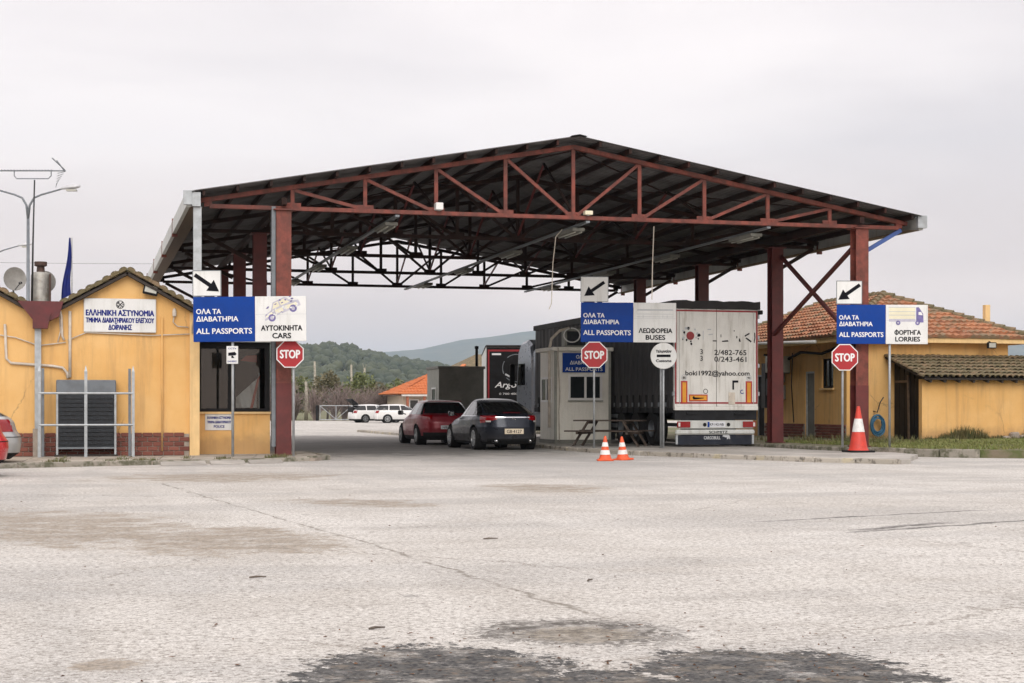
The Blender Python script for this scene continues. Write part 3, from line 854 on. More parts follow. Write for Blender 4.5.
# gable wall outlines (x, z)
R1X, R1Z, SL = -3.54, 4.28, .56
VX = -5.40; VZ = R1Z - SL * (R1X - VX)
R2X = VX - (R1Z - VZ) / SL
wall = [( -9.6, .08), (-1.9, .08), (-1.9, R1Z - SL * (-1.9 - R1X)), (R1X, R1Z), (VX, VZ), (R2X, R1Z), (-9.6, R1Z - SL * (R2X + 9.6))]
shift(MB().plate(wall, WT, 8.5)).build('wall', 'ochre', lb)
shift(MB().box(-2.12, -1.895, WT - .075, WT + .3, .08, 3.42)).build('pilaster', 'ochre_pale', lb)
# office extension with the big corner window
m = MB(); X0, X1, Y0, Y1 = -1.9, -.17, 1.2, 4.6
m.box(X0, X1, Y0, Y0 + .18, .08, 1.08); m.box(X1 - .18, X1, Y0 + .18, Y1, .08, 1.08)
shift(m).build('parapet_wall', 'ochre', lb)
shift(MB().box(X0, X1 + .15, Y0 - .12, Y1, 2.78, 3.0)).build('office_roof', 'fascia', lb)
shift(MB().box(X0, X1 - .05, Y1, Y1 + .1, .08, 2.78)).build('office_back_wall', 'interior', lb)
wf = MB()
for a, b in [(X0, X0 + .1), (X1 - .12, X1)]: wf.box(a, b, Y0 + .02, Y0 + .12, 1.08, 2.78)
wf.box(X0 + .1, X1 - .12, Y0 + .02, Y0 + .12, 1.08, 1.19); wf.box(X0 + .1, X1 - .12, Y0 + .02, Y0 + .12, 2.64, 2.78)
wf.box(-1.17, -1.0, Y0 + .03, Y0 + .13, 1.19, 2.64)
wo = shift(wf).build('window', 'black', lb)
shift(MB().box(X0 + .1, -1.17, Y0 + .06, Y0 + .07, 1.19, 2.64)).build('pane', 'clear_glass', wo)
shift(MB().box(-1.0, X1 - .12, Y0 + .06, Y0 + .07, 1.19, 2.64)).build('pane', 'clear_glass', wo)
shift(MB().box(X1 - .08, X1 - .07, Y0 + .2, Y1, 1.08, 2.78)).build('pane', 'glass', wo)
shift(MB().box(X0 - .02, X1 + .06, Y0 - .06, Y0 + .02, 1.06, 1.11)).build('sill', 'ochre_pale', lb)
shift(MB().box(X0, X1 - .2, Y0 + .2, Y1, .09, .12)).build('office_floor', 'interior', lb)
# brick plinth, brick by brick
shift(MB().box(-9.5, -2.13, WT - .022, WT + .01, .09, .60)).build('plinth_mortar', 'mortar', lb)
bm_ = MB().cbox(-.112, .112, -.03, .0, -.046, .046, .006); b0 = None
row = 0; z = .15
while z < .59:
    x = -5.96 + (.12 if row % 2 else 0)
    while x < -2.12:
        if b0 is None:
            b0 = bm_.build('brick', 'brick', lb); o = b0
        else:
            o = link(b0, lb)
        o.location = (x - ox, -.018 - rnd.uniform(0, .006), z - oz); x += .24
    z += .108; row += 1
# roof tiles: one barrel-tile course per verge, each tile geometry, running up both slopes
def barrel_roof(p_eave, p_ridge, along, ncol, nrow, r, mat, name, parent, off=(0, 0, 0), seg=5, jit=.012, tl=None):
    """rows of half-barrel tiles; p_eave→p_ridge is the slope line, along = vector across the roof"""
    e, rg, al = Vector(p_eave), Vector(p_ridge), Vector(along)
    d = (rg - e); ln = d.length; d.normalize(); a = al.normalized(); up = d.cross(a).normalized()
    if up.z < 0: up = -up
    st = al.length / ncol; tlen = ln / nrow
    m = MB(); rs = np.random.RandomState(int(abs(e.x * 13 + e.y * 7)) + ncol)
    for i in range(ncol):
        for j in range(nrow):
            c = e + a * (st * (i + .5)) + d * (tlen * j) + up * (rs.randn() * jit * .5) + a * (rs.randn() * jit)
            vs = []
            for (t, rr, lift) in ((-.06 * tlen, r * 1.06, .03), (1.02 * tlen, r * .86, 0)):
                for k in range(seg + 1):
                    an = PI * k / seg
                    vs.append(c + d * t + a * (math.cos(an) * rr) + up * (math.sin(an) * rr * .8 + lift))
            n = seg + 1
            fs = [(k, k + 1, n + k + 1, n + k) for k in range(seg)]
            # thickness at the exposed end
            o = len(vs)
            for k in range(seg + 1):
                an = PI * k / seg
                vs.append(c + d * (-.06 * tlen) + a * (math.cos(an) * (r * 1.06 - .018)) + up * (math.sin(an) * (r * 1.06 - .018) * .8 + .028))
            fs += [(o + k, o + k + 1, k + 1, k) for k in range(seg)]
            m.add([(v.x - off[0], v.y - off[1], v.z - off[2]) for v in vs], fs)
    o = m.build(name, mat, parent); stuff(o); return o
def deck(p_eave, p_ridge, along, th, mat, name, parent, off):
    e, rg, al = Vector(p_eave), Vector(p_ridge), Vector(along); up = (rg - e).cross(al).normalized()
    if up.z < 0: up = -up
    q = [e, e + al, rg + al, rg]; v = [p - up * th for p in q] + q
    m = MB(); m.fix = True
    m.add([(p.x - off[0], p.y - off[1], p.z - off[2]) for p in v], [(0, 3, 2, 1), (4, 5, 6, 7), (0, 1, 5, 4), (1, 2, 6, 5), (2, 3, 7, 6), (3, 0, 4, 7)])
    return m.build(name, mat, parent)
OFF = (ox, oy, oz)
for k, (ex, ez, rx) in enumerate([(-1.75, R1Z - SL * (-1.75 - R1X), R1X), (VX + .02, VZ + .01, R1X), (VX - .02, VZ + .01, R2X), (-9.7, R1Z - SL * (R2X + 9.7), R2X)]):
    dk = deck((ex, WT - .22, ez + .05), (rx, WT - .22, R1Z + .05), (0, 8.9, 0), .06, 'timber_dark', 'roof', lb, OFF)
    barrel_roof((ex, WT - .24, ez + .07), (rx, WT - .24, R1Z + .07), (0, 8.9, 0), 40, 9, .115, 'tile_moss', 'roof_tiles', dk, OFF)
    # verge: tiles laid crosswise along the gable edge
m = MB(); rs = np.random.RandomState(2)
for (xa, za, xb, zb) in [(-1.72, R1Z - SL * (-1.72 - R1X), R1X, R1Z), (VX, VZ, R1X, R1Z), (VX, VZ, R2X, R1Z), (-9.7, R1Z - SL * (R2X + 9.7), R2X, R1Z)]:
    a, b = Vector((xa, WT - .26, za + .13)), Vector((xb, WT - .26, zb + .13)); d = (b - a).normalized(); nt = int((b - a).length / .2)
    up = Vector((-d.z, 0, d.x)); up = up if up.z > 0 else -up
    for i in range(nt):
        c = a + (b - a) * ((i + .5) / nt) + up * (rs.randn() * .006); vs = []
        for y, rr in ((-.02 + rs.randn() * .012, .105), (.4, .095)):
            for k in range(7):
                an = -.35 + (PI + .7) * k / 6
                vs.append(c + Vector((0, y, 0)) + d * (math.cos(an) * rr) + up * (math.sin(an) * rr * .75))
        m.add([(v.x - ox, v.y - oy, v.z - oz) for v in vs], [(k, k + 1, 8 + k, 7 + k) for k in range(6)] + [(k, k + 1, 5 - k, 6 - k) for k in range(3)])
m.fix = True
stuff(m.build('verge_tiles', 'tile_moss', lb))
# bargeboard under the verge
m = MB()
for (xa, za, xb, zb) in [(-1.75, R1Z - SL * (-1.75 - R1X), R1X, R1Z), (VX, VZ, R1X, R1Z), (VX, VZ, R2X, R1Z), (-9.6, R1Z - SL * (R2X + 9.6), R2X, R1Z)]:
    m.beam((xa, WT - .05, za + .03), (xb, WT - .05, zb + .03), .1, .03, (0, 1, 0))
shift(m).build('bargeboard', 'timber_dark', lb)
# services on the wall
m = MB(); y = WT - .05
m.tube([L(-4.81, y, 3.42), L(-4.81, y, 1.9)], .035, 7)
m.tube([L(-6.23, y, 3.1), L(-6.2, y, 2.32), L(-6.1, y, 2.22), L(-5.2, y, 2.16), L(-4.97, y, 2.12), L(-4.87, y, 2.0), L(-4.86, y, 1.88)], .032, 7)
m.build('conduit', 'conduit', lb, True)
shift(MB().tube([(-2.75, y, 3.32), (-2.75, y, .2)], .022, 6)).build('gas_pipe', 'ochre', lb, True)
m = MB()
m.tube([L(-7.0, y, 2.95), L(-6.0, y, 2.8), L(-5.5, y, 2.62), L(-4.9, y, 2.7)], .014, 5); m.tube([L(-4.86, y, 2.75), L(-4.45, y, 2.93), L(-3.0, y, 2.88), L(-2.0, y, 2.93)], .014, 5)
m.tube([L(-5.15, y, 3.62), L(-5.05, y, 3.45), L(-5.02, y, 2.95), L(-5.08, y, 2.7)], .014, 5)
m.tube([L(-2.45, y, 3.5), L(-2.5, y, 3.2), L(-2.4, y, 3.1), L(-2.15, y, 3.08)], .014, 5)
m.build('wall_cable', 'conduit', lb, True)
shift(MB().tube([(-5.2, y - .05, 3.6), (-5.06, y - .1, 3.55), (-5.0, y - .06, 3.3), (-4.98, y, 2.85), (-4.94, y, 2.75)], .028, 7)).build('hose_pipe', 'conduit', lb, True)
m = MB(); m.lathe([(.045, -.09), (.05, -.02), (.05, .02), (.03, .09)], 10, L(-2.47, y - .03, 3.42)); m.build('wall_bracket', 'conduit', lb, True)
# red metal valley gutter and hopper
m = MB(); m.fix = True
m.add([L(-5.95, WT - .3, 3.62), L(-4.95, WT - .3, 3.62), L(-5.05, WT - .3, 3.28), L(-5.5, WT - .3, 3.05), L(-5.95, WT - .02, 3.62), L(-4.95, WT - .02, 3.62), L(-5.05, WT - .02, 3.28), L(-5.5, WT - .02, 3.05)],
      [(0, 1, 2, 3), (7, 6, 5, 4), (0, 4, 5, 1), (1, 5, 6, 2), (2, 6, 7, 3), (3, 7, 4, 0)])
m.add([L(-5.62, WT - .34, 3.36), L(-5.22, WT - .34, 3.36), L(-5.3, WT - .34, 3.0), L(-5.62, WT - .34, 3.0), L(-5.62, WT - .06, 3.36), L(-5.22, WT - .06, 3.36), L(-5.3, WT - .06, 3.0), L(-5.62, WT - .06, 3.0)],
      [(0, 1, 2, 3), (7, 6, 5, 4), (0, 4, 5, 1), (1, 5, 6, 2), (2, 6, 7, 3), (3, 7, 4, 0)])
m.build('rain_hopper', 'hopper', lb)
m = MB().box(-5.58, -5.44, WT - .18, WT - .06, .72, 3.0); shift(m)
m.build('downpipe', 'galv', lb)
shift(MB().box(-5.62, -5.42, WT - .2, WT - .03, .09, .73)).build('downpipe_foot', 'mortar', lb)

# police name board
t = thing('name_board', 'white police name board with blue Greek lettering on the ochre gable', 'sign', (-3.695, WT, 2.94))
bd = MB().cbox(-.81, .81, -.09, -.005, 0, .78, .015).build('board', 'sign_white', t)
text(bd, 'ΕΛΛΗΝΙΚΗ ΑΣΤΥΝΟΜΙΑ', 0, .385, .135, 'print_navy', -.094, 1.52, .036)
text(bd, 'ΤΜΗΜΑ ΔΙΑΒΑΤΗΡΙΑΚΟΥ ΕΛΕΓΧΟΥ', 0, .225, .115, 'print_navy', -.094, 1.52, .036)
text(bd, 'ΔΟΪΡΑΝΗΣ', 0, .06, .12, 'print_navy', -.094, .52, .036)
m = MB(); c = (0, -.095, .64)
m.lathe([(.095, 0), (.078, 0)], 24, c, 'y')
for a in (45, 135):
    ca, sa = math.cos(R(a)), math.sin(R(a)); w = .011
    m.add([(ca * .08 - sa * w, -.095, .64 + sa * .08 + ca * w), (ca * .08 + sa * w, -.095, .64 + sa * .08 - ca * w), (-ca * .08 + sa * w, -.095, .64 - sa * .08 - ca * w), (-ca * .08 - sa * w, -.095, .64 - sa * .08 + ca * w)], [(0, 1, 2, 3)])
for a in range(0, 360, 40):
    if 60 < a < 120: continue
    x, z = math.cos(R(a)) * .06, math.sin(R(a)) * .06
    m.add([(x - .012, -.0955, .64 + z - .012), (x + .012, -.0955, .64 + z - .012), (x + .012, -.0955, .64 + z + .012), (x - .012, -.0955, .64 + z + .012)], [(0, 1, 2, 3)])
m.build('emblem', 'dark_metal', bd)
# small notice on the office parapet
t = thing('notice_board', 'small white notice with blue lettering on the office parapet', 'sign', (-1.38, 1.2, .67))
bd = MB().box(-.33, .33, -.02, -.002, 0, .39).build('board', 'sign_white', t)
for i, (s_, w_) in enumerate([('ΕΛΛΗΝΙΚΗ ΑΣΤΥΝΟΜΙΑ', .56), ('ΤΜΗΜΑ ΔΙΑΒΑΤΗΡΙΑΚΟΥ', .56), ('POLICE', .25)]):
    text(bd, s_, 0, .27 - i * .105, .062, 'print_navy', -.024, w_, .03)
# floodlight on the gable
t = thing('floodlight', 'black floodlight tilted below the gable ridge tiles', 'floodlight', (-3.02, WT, 3.88))
m = MB().cbox(-.17, .17, -.2, -.12, -.12, .12, .015); hs = m.build('housing', 'black', t); hs.rotation_euler = (R(-18), R(12), 0)
g = MB().box(-.135, .135, -.206, -.2, -.085, .085).build('lens', 'lamp_glass', hs)
MB().beam((0, -.14, 0), (0, 0, .06), .05, .05).build('bracket', 'black', t)
# outdoor unit behind a steel guard rail
t = thing('cooling_unit', 'grey outdoor cooling unit standing against the ochre wall', 'cooling unit', (-4.45, WT - .36, .2))
MB().cbox(-.66, .66, 0, .3, 1.33, 1.64, .02).build('top_cover', 'grille_grey', t)
MB().box(-.62, .62, .02, .28, .08, 1.33).build('coil_block', 'coil', t)
for k in range(12): MB().box(-.58, .58, -.006, .018, .17 + k * .095, .178 + k * .095).build('grille_bar', 'dark_metal', t)
for x in (-.66, .62): MB().box(x, x + .045, -.012, .28, -.06, 1.33).build('corner_post', 'galv', t)
MB().box(-.615, .615, -.012, .02, .07, .11).build('base_rail', 'galv_dark', t)
MB().box(-.7, .7, -.05, .34, -.12, -.06).build('plinth', 'timber_dark', t)
t = thing('guard_rail', 'grey steel guard rail frame in front of the cooling unit', 'railing', (-4.46, WT - .95, .1))
for x in (-1.0, -.0, 1.03):
    m = MB(); m.beam((x, 0, 0), (x, 0, 1.92), .065, .065); m.add([(x - .032, -.032, 1.92), (x + .032, -.032, 1.92), (x + .032, .032, 1.92), (x - .032, .032, 1.92), (x, 0, 2.06)], [(0, 1, 4), (1, 2, 4), (2, 3, 4), (3, 0, 4)])
    m.build('post', 'galv', t)
for x in (-.94, .97): MB().beam((x, .62, 0), (x, .62, 2.0), .06, .06).build('post', 'galv_dark', t)
for z in (.72, 1.43):
    MB().tube([(-1.0, -.02, z), (1.03, -.02, z)], .024, 8).build('rail', 'galv', t)
    for x in (-1.0, 1.03): MB().tube([(x, 0, z), (x * .94, .62, z)], .02, 6).build('rail', 'galv_dark', t)
# things seen through the office window
t = thing('desk_banner', 'white and red cloth banner hanging inside the office window', 'banner', (-.65, 1.75, 1.15))
m = MB(); vs = []; nx, nz = 12, 8
for j in range(nz):
    for i in range(nx):
        u, v = i / (nx - 1), j / (nz - 1); vs.append((-.28 + .5 * u, .05 * math.sin(u * 14 + v * 3), .06 + v * (.25 + .45 * u)))
m.add(vs, [(j * nx + i, j * nx + i + 1, (j + 1) * nx + i + 1, (j + 1) * nx + i) for j in range(nz - 1) for i in range(nx - 1)])
m.build('cloth', 'cloth_white', t, True)
m = MB(); m.add([(.05, -.06, .05), (.12, -.06, .05), (.3, -.06, .85), (.22, -.06, .75)], [(0, 1, 2, 3)]); m.add([(-.18, -.05, 1.2), (.22, -.05, 1.16), (.22, -.05, 1.34), (-.05, -.05, 1.32)], [(0, 1, 2, 3)])
m.build('red_stripe', 'cloth_red', t)
MB().tube([(.28, -.03, -1.03), (.28, -.03, .9)], .015, 6).build('pole', 'alu', t)
t = thing('office_desk', 'dark wooden desk behind the office window', 'desk', (-1.3, 2.5, .12))
MB().box(-.5, .8, -.3, .4, .72, .76).build('desktop', 'timber', t)
for x in (-.45, .72):
    for y_ in (-.26, .33): MB().box(x, x + .06, y_, y_ + .06, 0, .72).build('leg', 'timber', t)

# roof-top things of the left building
t = thing('flue', 'weathered metal flue with a sooty cowl behind the roof valley', 'chimney', (-5.52, 3.05, 3.3))
MB().box(-.23, .23, -.2, .2, 0, .12).build('base', 'galv_dark', t)
m = MB(); m.lathe([(.235, .1), (.235, 1.12), (.2, 1.2), (.0, 1.2)], 14); m.build('pipe', 'flue', t, 40)
m = MB(); m.lathe([(.1, 1.2), (.09, 1.34), (.15, 1.36), (.15, 1.46), (.0, 1.46)], 10); m.build('cowl', 'soot', t, 40)
m = MB().beam((.22, -.16, .05), (.22, -.16, 1.15), .05, .05); m.build('stay', 'soot', t)
def dish(name, label, loc, r, yaw):
    t = thing(name, label, 'satellite dish', loc, yaw, 'satellite dishes')
    m = MB(); pr = [(r * k / 8, .18 * r * (k / 8) ** 2 * -1) for k in range(9)]
    m.lathe([(max(a, .001), b) for a, b in pr], 22, (0, 0, .55), 'y'); m.lathe([(max(a, .001), b + .012) for a, b in reversed(pr)], 22, (0, 0, .55), 'y')
    m.build('reflector', 'dish', t, True)
    MB().tube([(0, .05, 0), (0, .05, .5), (0, .02, .55)], .022, 7).build('mast', 'galv_dark', t, True)
    MB().tube([(0, -.02, .55 - r * .95), (0, -.32 * r / .26, .42)], .012, 6).build('arm', 'galv_dark', t)
    m = MB(); m.lathe([(.03, -.04), (.035, 0), (.03, .05)], 8, (0, -.34 * r / .26, .43), 'y'); m.build('receiver', 'dark_metal', t, True)
dish('satellite_dish', 'round grey satellite dish left of the metal flue', (-6.13, 2.9, 3.77), .285, R(25))
dish('satellite_dish', 'grey satellite dish partly hidden behind the metal flue', (-5.42, 3.45, 3.75), .27, R(-15))
t = thing('aerial_mast', 'tall thin aerial mast with yagi antenna above the roof valley', 'antenna', (-5.72, 2.7, 3.2), R(-14.9))
MB().tube([(0, 0, 0), (.03, 0, 1.9), (.07, 0, 3.5)], [.028, .022, .018], 7).build('mast', 'dark_metal', t, True)
MB().tube([(-.95, 0, 3.72), (.82, 0, 3.72)], .016, 6).build('boom', 'galv_dark', t)
MB().tube([(-.42, 0, 3.72), (-.42, 0, 3.6), (-.36, 0, 3.53), (.4, 0, 3.53), (.47, 0, 3.6), (.47, 0, 3.72)], .013, 6).build('boom_bracket', 'galv_dark', t, True)
m = MB()
for k in range(20):
    x = -.93 + k * .075; m.tube([(x, -.09, 3.735), (x, .09, 3.735)], .007, 4)
m.build('directors', 'galv_dark', t)
m = MB(); m.tube([(.80, 0, 3.7), (.55, .2, 4.0)], .014, 5); m.tube([(.8, 0, 3.74), (.55, -.2, 4.0)], .014, 5)
for k in range(6): m.tube([(.8 - k * .022, -.05 * k, 3.70 - k * .06), (.62 - k * .022, .05 * k, 3.66 - k * .06)], .007, 4)
m.build('reflector', 'galv_dark', t)
t = thing('furled_flag', 'dark blue flag hanging limp from a thin pole behind the gable', 'flag', (-4.83, 6.0, 3.55))
MB().tube([(.02, 0, 0), (.02, 0, 2.12)], .018, 6).build('pole', 'alu', t)
m = MB(); vs = []; nz, nx = 16, 9
for j in range(nz):
    v = j / (nz - 1); w = .04 + .21 * (1 - v) ** .9
    for i in range(nx):
        u = i / (nx - 1); vs.append((-.0 - w * u - .02 * math.sin(v * 7), .05 * math.sin(u * 17 + v * 4) * (1 - .5 * v), .62 + 1.5 * v - .12 * u * (1 - v)))
m.add(vs, [(j * nx + i, j * nx + i + 1, (j + 1) * nx + i + 1, (j + 1) * nx + i) for j in range(nz - 1) for i in range(nx - 1)])
m.build('cloth', 'flag', t, True)
def street_lamp(label, loc, yaw, h, arms):
    t = thing('street_lamp', label, 'street lamp', loc, yaw, 'street lamps behind the police building')
    MB().tube([(0, 0, 0), (0, 0, h - 1.2)], [.09, .055], 9).build('pole', 'galv_dark', t, True)
    for s in arms:
        MB().tube([(0, 0, h - 1.2), (s * .06, 0, h - .7), (s * .22, 0, h - .42), (s * .5, 0, h - .3), (s * 1.35, 0, h - .06)], [.05, .045, .04, .036, .03], 8).build('arm', 'galv_dark', t, True)
        m = MB(); vs = []
        for j, (u, w, zt, zb) in enumerate([(1.2, .05, .02, -.03), (1.32, .12, .07, -.04), (1.6, .15, .11, -.05), (1.85, .13, .10, -.04), (1.95, .06, .06, -.01)]):
            zc = h - .06 + (u - 1.35) * .1
            for y_, z_ in ((-w, zc), (-w * .6, zc + zt), (w * .6, zc + zt), (w, zc), (w * .8, zc + zb), (-w * .8, zc + zb)): vs.append((s * u, y_, z_))
        m.fix = True
        m.add(vs, [(j * 6 + k, j * 6 + (k + 1) % 6, j * 6 + 6 + (k + 1) % 6, j * 6 + 6 + k) for j in range(4) for k in range(6)] + [tuple(range(6)), tuple(range(24, 30))])
        hd = m.build('lamp_head', 'alu', t)
        MB().box(min(s * 1.45, s * 1.82), max(s * 1.45, s * 1.82), -.1, .1, h - .17, h - .105).build('lens', 'lamp_glass', hd)
    return t
street_lamp('tall twin arm street lamp, nearer one behind the tiled roof', (-6.54, 25.09, 0), R(-14.9), 9.5, (-1, 1))
street_lamp('farther single arm street lamp at the left edge behind the dish', (-9.1, 51.64, 0), R(-14.9), 9.9, (1,))
o = MB().tube([(-30 + 3.6 * k, 40 - k * .9, 7.4 + .012 * (k - 8) ** 2) for k in range(9)], .006, 4).build('overhead_cable', 'wire'); tag(o, 'thin overhead cable crossing the sky behind the police building', 'cable')

# ================================================================== the canopy
cn = thing('customs_canopy', 'large red steel canopy with truss gables over the border lanes', 'canopy', (0, 0, 0))
SCN, HW = 7.1, 9.05          # ridge position and half width
ZC, ZT0, ZTR = 5.87, 5.98, 7.60
TS = [0, 5.2, 10.9, 16.9, 22.9]
SLOPE = (ZTR - ZT0) / HW
def ztop(s): return ZTR - SLOPE * abs(s - SCN)
vert_s = [SCN + k * 1.72 for k in range(-4, 5)]
tr0 = None
def make_truss(mt):
    m = MB(); e0, e1 = SCN - HW, SCN + HW
    for dy in (-.055, .055):
        m.beam((e0 + .25, dy, ZC), (e1 - .25, dy, ZC), .05, .09)
        m.beam((e0, dy, ZT0), (SCN, dy, ZTR), .05, .10); m.beam((e1, dy, ZT0), (SCN, dy, ZTR), .05, .10)
    m.beam((e0 + .22, 0, ZC - .01), (e0 + .22, 0, ZT0 + .06), .18, .1)
    m.beam((e1 - .22, 0, ZC - .01), (e1 - .22, 0, ZT0 + .06), .18, .1)
    tr = m.build('truss', mt, cn)
    for i, s in enumerate(vert_s):
        zt = ztop(s)
        MB().beam((s, 0, ZC + .03), (s, 0, zt - .04), .09, .06).build('vertical_strut', mt, tr)
        gp = MB().box(s - .2, s + .2, -.018, .018, ZC - .05, ZC + .14); gp.build('gusset', mt, tr)
    for i in range(4):
        a, b = vert_s[i], vert_s[i + 1]
        MB().beam((a + .05, 0, ztop(a) - .07), (b - .1, 0, ZC + .06), .075, .07, (0, 1, 0)).build('diagonal_strut', mt, tr)
        a, b = vert_s[8 - i], vert_s[7 - i]
        MB().beam((a - .05, 0, ztop(a) - .07), (b + .1, 0, ZC + .06), .075, .07, (0, 1, 0)).build('diagonal_strut', mt, tr)
    return tr
make_truss('canopy_red').location = (0, TS[0], 0)
tr0 = make_truss('shaded_steel'); tr0.location = (0, TS[1], 0)  # inner trusses carry the under-roof shade in their colour
for t_ in TS[2:]:
    c = copy_tree(tr0, cn); c.location = (0, t_, 0)
# posts: H section with a darker painted lower half
def post(x, y, z0, mt='canopy_red'):
    m = MB(); zt = ZC - .06
    def hsec(m, a, b, k=0):
        m.box(-.175 - k, .175 + k, -.17 - k, -.145, a, b); m.box(-.175 - k, .175 + k, .145, .17 + k, a, b); m.box(-.012 - k, .012 + k, -.145, .145, a, b)
    hsec(m, 1.78, zt); m.box(-.24, .24, -.24, .24, zt, zt + .025)
    p = m.build('post', mt, cn, False, (x, y, 0))
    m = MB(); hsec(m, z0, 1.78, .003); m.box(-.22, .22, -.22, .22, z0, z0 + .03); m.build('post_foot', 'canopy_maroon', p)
    return p
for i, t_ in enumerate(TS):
    post(0, t_, .09, 'canopy_red' if i == 0 else 'canopy_maroon'); post(14.82, t_, .2, 'canopy_red' if i == 0 else 'canopy_maroon')  # posts behind the front pair darker: canopy shade put into their colour
# perforated cable tray up the left front post
m = MB()
for k in range(70):
    z = .4 + k * .078
    m.box(-.275, -.262, -.1, .1, z, z + .05)
m.box(-.275, -.262, -.1, -.07, .3, 5.9); m.box(-.275, -.262, .07, .1, .3, 5.9); m.box(-.275, -.185, -.115, -.1, .3, 5.9)
m.build('cable_tray', 'galv_dark', cn)
# X bracing between the first right-hand posts, raking struts under the eave
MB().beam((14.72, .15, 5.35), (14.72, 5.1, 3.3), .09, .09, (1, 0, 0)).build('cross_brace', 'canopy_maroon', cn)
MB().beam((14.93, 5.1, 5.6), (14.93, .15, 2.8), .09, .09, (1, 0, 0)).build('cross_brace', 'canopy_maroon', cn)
for k, t_ in enumerate(TS):
    for s0, s1 in ((14.95, 16.0), (-.2, -1.6)):
        if s0 < 0 and k == 0: continue
        MB().beam((s0, t_, 5.22 if s0 > 0 else 5.1), (s1, t_, 5.82), .08, .1).build('raking_strut', 'canopy_blue' if k == 0 else 'shaded_steel', cn)
# longitudinal eave beams on the post heads and ties at mid-height of the trusses
for s in (0, 14.75): MB().beam((s, -.3, ZC + .14), (s, 23.2, ZC + .14), .12, .16).build('eave_beam', 'shaded_steel', cn)
# purlins
npur = 12
for side in (-1, 1):
    for k in range(npur):
        f = (k + .12) / (npur - .35); s = SCN + side * HW * (1 - f * .985)
        z = ztop(s) + .115
        MB().beam((s, -.52, z), (s, 23.5, z), .06, .13).build('purlin', 'shaded_steel', cn)
# roof bracing rods in the roof plane
for a, b in [((.2, 0), (7.1, 5.2)), ((7.1, 0), (.2, 5.75)), ((7.1, 0), (14, 5.2)), ((14, 0), (7.1, 5.2)), ((.2, 16.9), (7.1, 23)), ((14, 16.9), (7.1, 23)), ((7.1, 16.9), (14, 23)), ((7.1, 16.9), (.2, 23))]:
    MB().beam((a[0], a[1], ztop(a[0]) - .08), (b[0], b[1], ztop(b[0]) - .08), .03, .03).build('wind_brace', 'shaded_steel', cn)
# central ridge bracing truss running along the canopy
for k in range(4):
    a, b = TS[k], TS[k + 1]
    for s in (vert_s[2], vert_s[4], vert_s[6]):
        mid = (a + b) / 2
        MB().beam((s, a, ZC + .1), (s, mid, ztop(s) - .02), .05, .05).build('sway_brace', 'shaded_steel', cn)
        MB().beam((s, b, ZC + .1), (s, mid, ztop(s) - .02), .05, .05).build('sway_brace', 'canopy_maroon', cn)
# corrugated sheets, one by one
PW = 24.0 / 25
def sheet_mesh(side):
    m = MB(); prof = []
    nrib = 5; rw = PW / nrib
    for k in range(nrib):
        x = k * rw; prof += [(x, 0), (x + rw * .55, 0), (x + rw * .65, .035), (x + rw * .9, .035)]
    prof.append((PW + .02, 0))
    th = .004
    e = (SCN + side * (HW + .18), ztop(SCN + side * (HW + .18)) + .185); r = (SCN + side * .0, ZTR + .185)
    dx, dz = (r[0] - e[0]), (r[1] - e[1])
    cuts = [0, .33, .66, 1]
    n = len(prof)
    for layer, o in ((0, 0.), (1, -th)):
        vs = []
        for c in cuts:
            for y, h in prof: vs.append((e[0] + dx * c, y, e[1] + dz * c + h + o))
        fs = [(j * n + i, j * n + i + 1, (j + 1) * n + i + 1, (j + 1) * n + i) for j in range(len(cuts) - 1) for i in range(n - 1)]
        m.add(vs, fs if (layer == 0) == (side < 0) else [f[::-1] for f in fs])
    return m
for side in (-1, 1):
    s0 = None
    for k in range(25):
        if s0 is None: s0 = sheet_mesh(side).build('roof_sheet', 'sheet', cn); o = s0
        else: o = link(s0, cn)
        o.location = (0, -.55 + k * PW, rnd.uniform(-.004, .006))
m = MB()
for side in (-1, 1): m.beam((SCN + side * .0, -.57, ZTR + .245), (SCN + side * .3, -.57, ZTR + .245 - .3 * SLOPE), .01, .01)
m = MB(); m.fix = True
m.add([(SCN - .2, -.56, ZTR + .228 - .2 * SLOPE), (SCN, -.56, ZTR + .232), (SCN + .2, -.56, ZTR + .228 - .2 * SLOPE), (SCN - .2, 23.5, ZTR + .228 - .2 * SLOPE), (SCN, 23.5, ZTR + .232), (SCN + .2, 23.5, ZTR + .228 - .2 * SLOPE)], [(0, 1, 4, 3), (1, 2, 5, 4)])
m.build('ridge_cap', 'sheet', cn)
# fascia / gutter panels down each long side
for side in (-1, 1):
    s = SCN + side * (HW + .2)
    for k in range(4):
        a, b = -.35 + k * 5.93, -.35 + (k + 1) * 5.93 - .03
        x0, x1 = (s - .1, s + .02) if side < 0 else (s - .02, s + .1)
        MB().box(x0, x1, a, b, 5.80, 6.14).build('gutter_panel', 'fascia', cn)
        MB().box(x0 - .012, x1 + .012, b - .02, b + .06, 5.72, 6.2).build('gutter_bracket', 'canopy_red', cn)
    MB().box(s - (.16 if side < 0 else .1), s + (.1 if side < 0 else .16), -.46, -.36, 5.84, 6.16).build('gutter_end', 'galv', cn)
    MB().box(s - (.01 if side < 0 else .3), s + (.3 if side < 0 else .01), -.3, 23.4, 5.79, 5.797).build('soffit', 'timber', cn)
# front gutter outlet and downpipe on the left corner
m = MB(); m.box(-2.12, -1.93, -.5, -.3, 5.80, 6.12); m.build('outlet_box', 'galv', cn)
MB().box(-2.085, -1.905, -.42, -.30, 3.2, 5.80).build('downpipe', 'galv', cn)
MB().beam((-2.0, -.36, 3.25), (-2.0, .38, 3.0), .16, .13).build('downpipe_elbow', 'galv', cn)
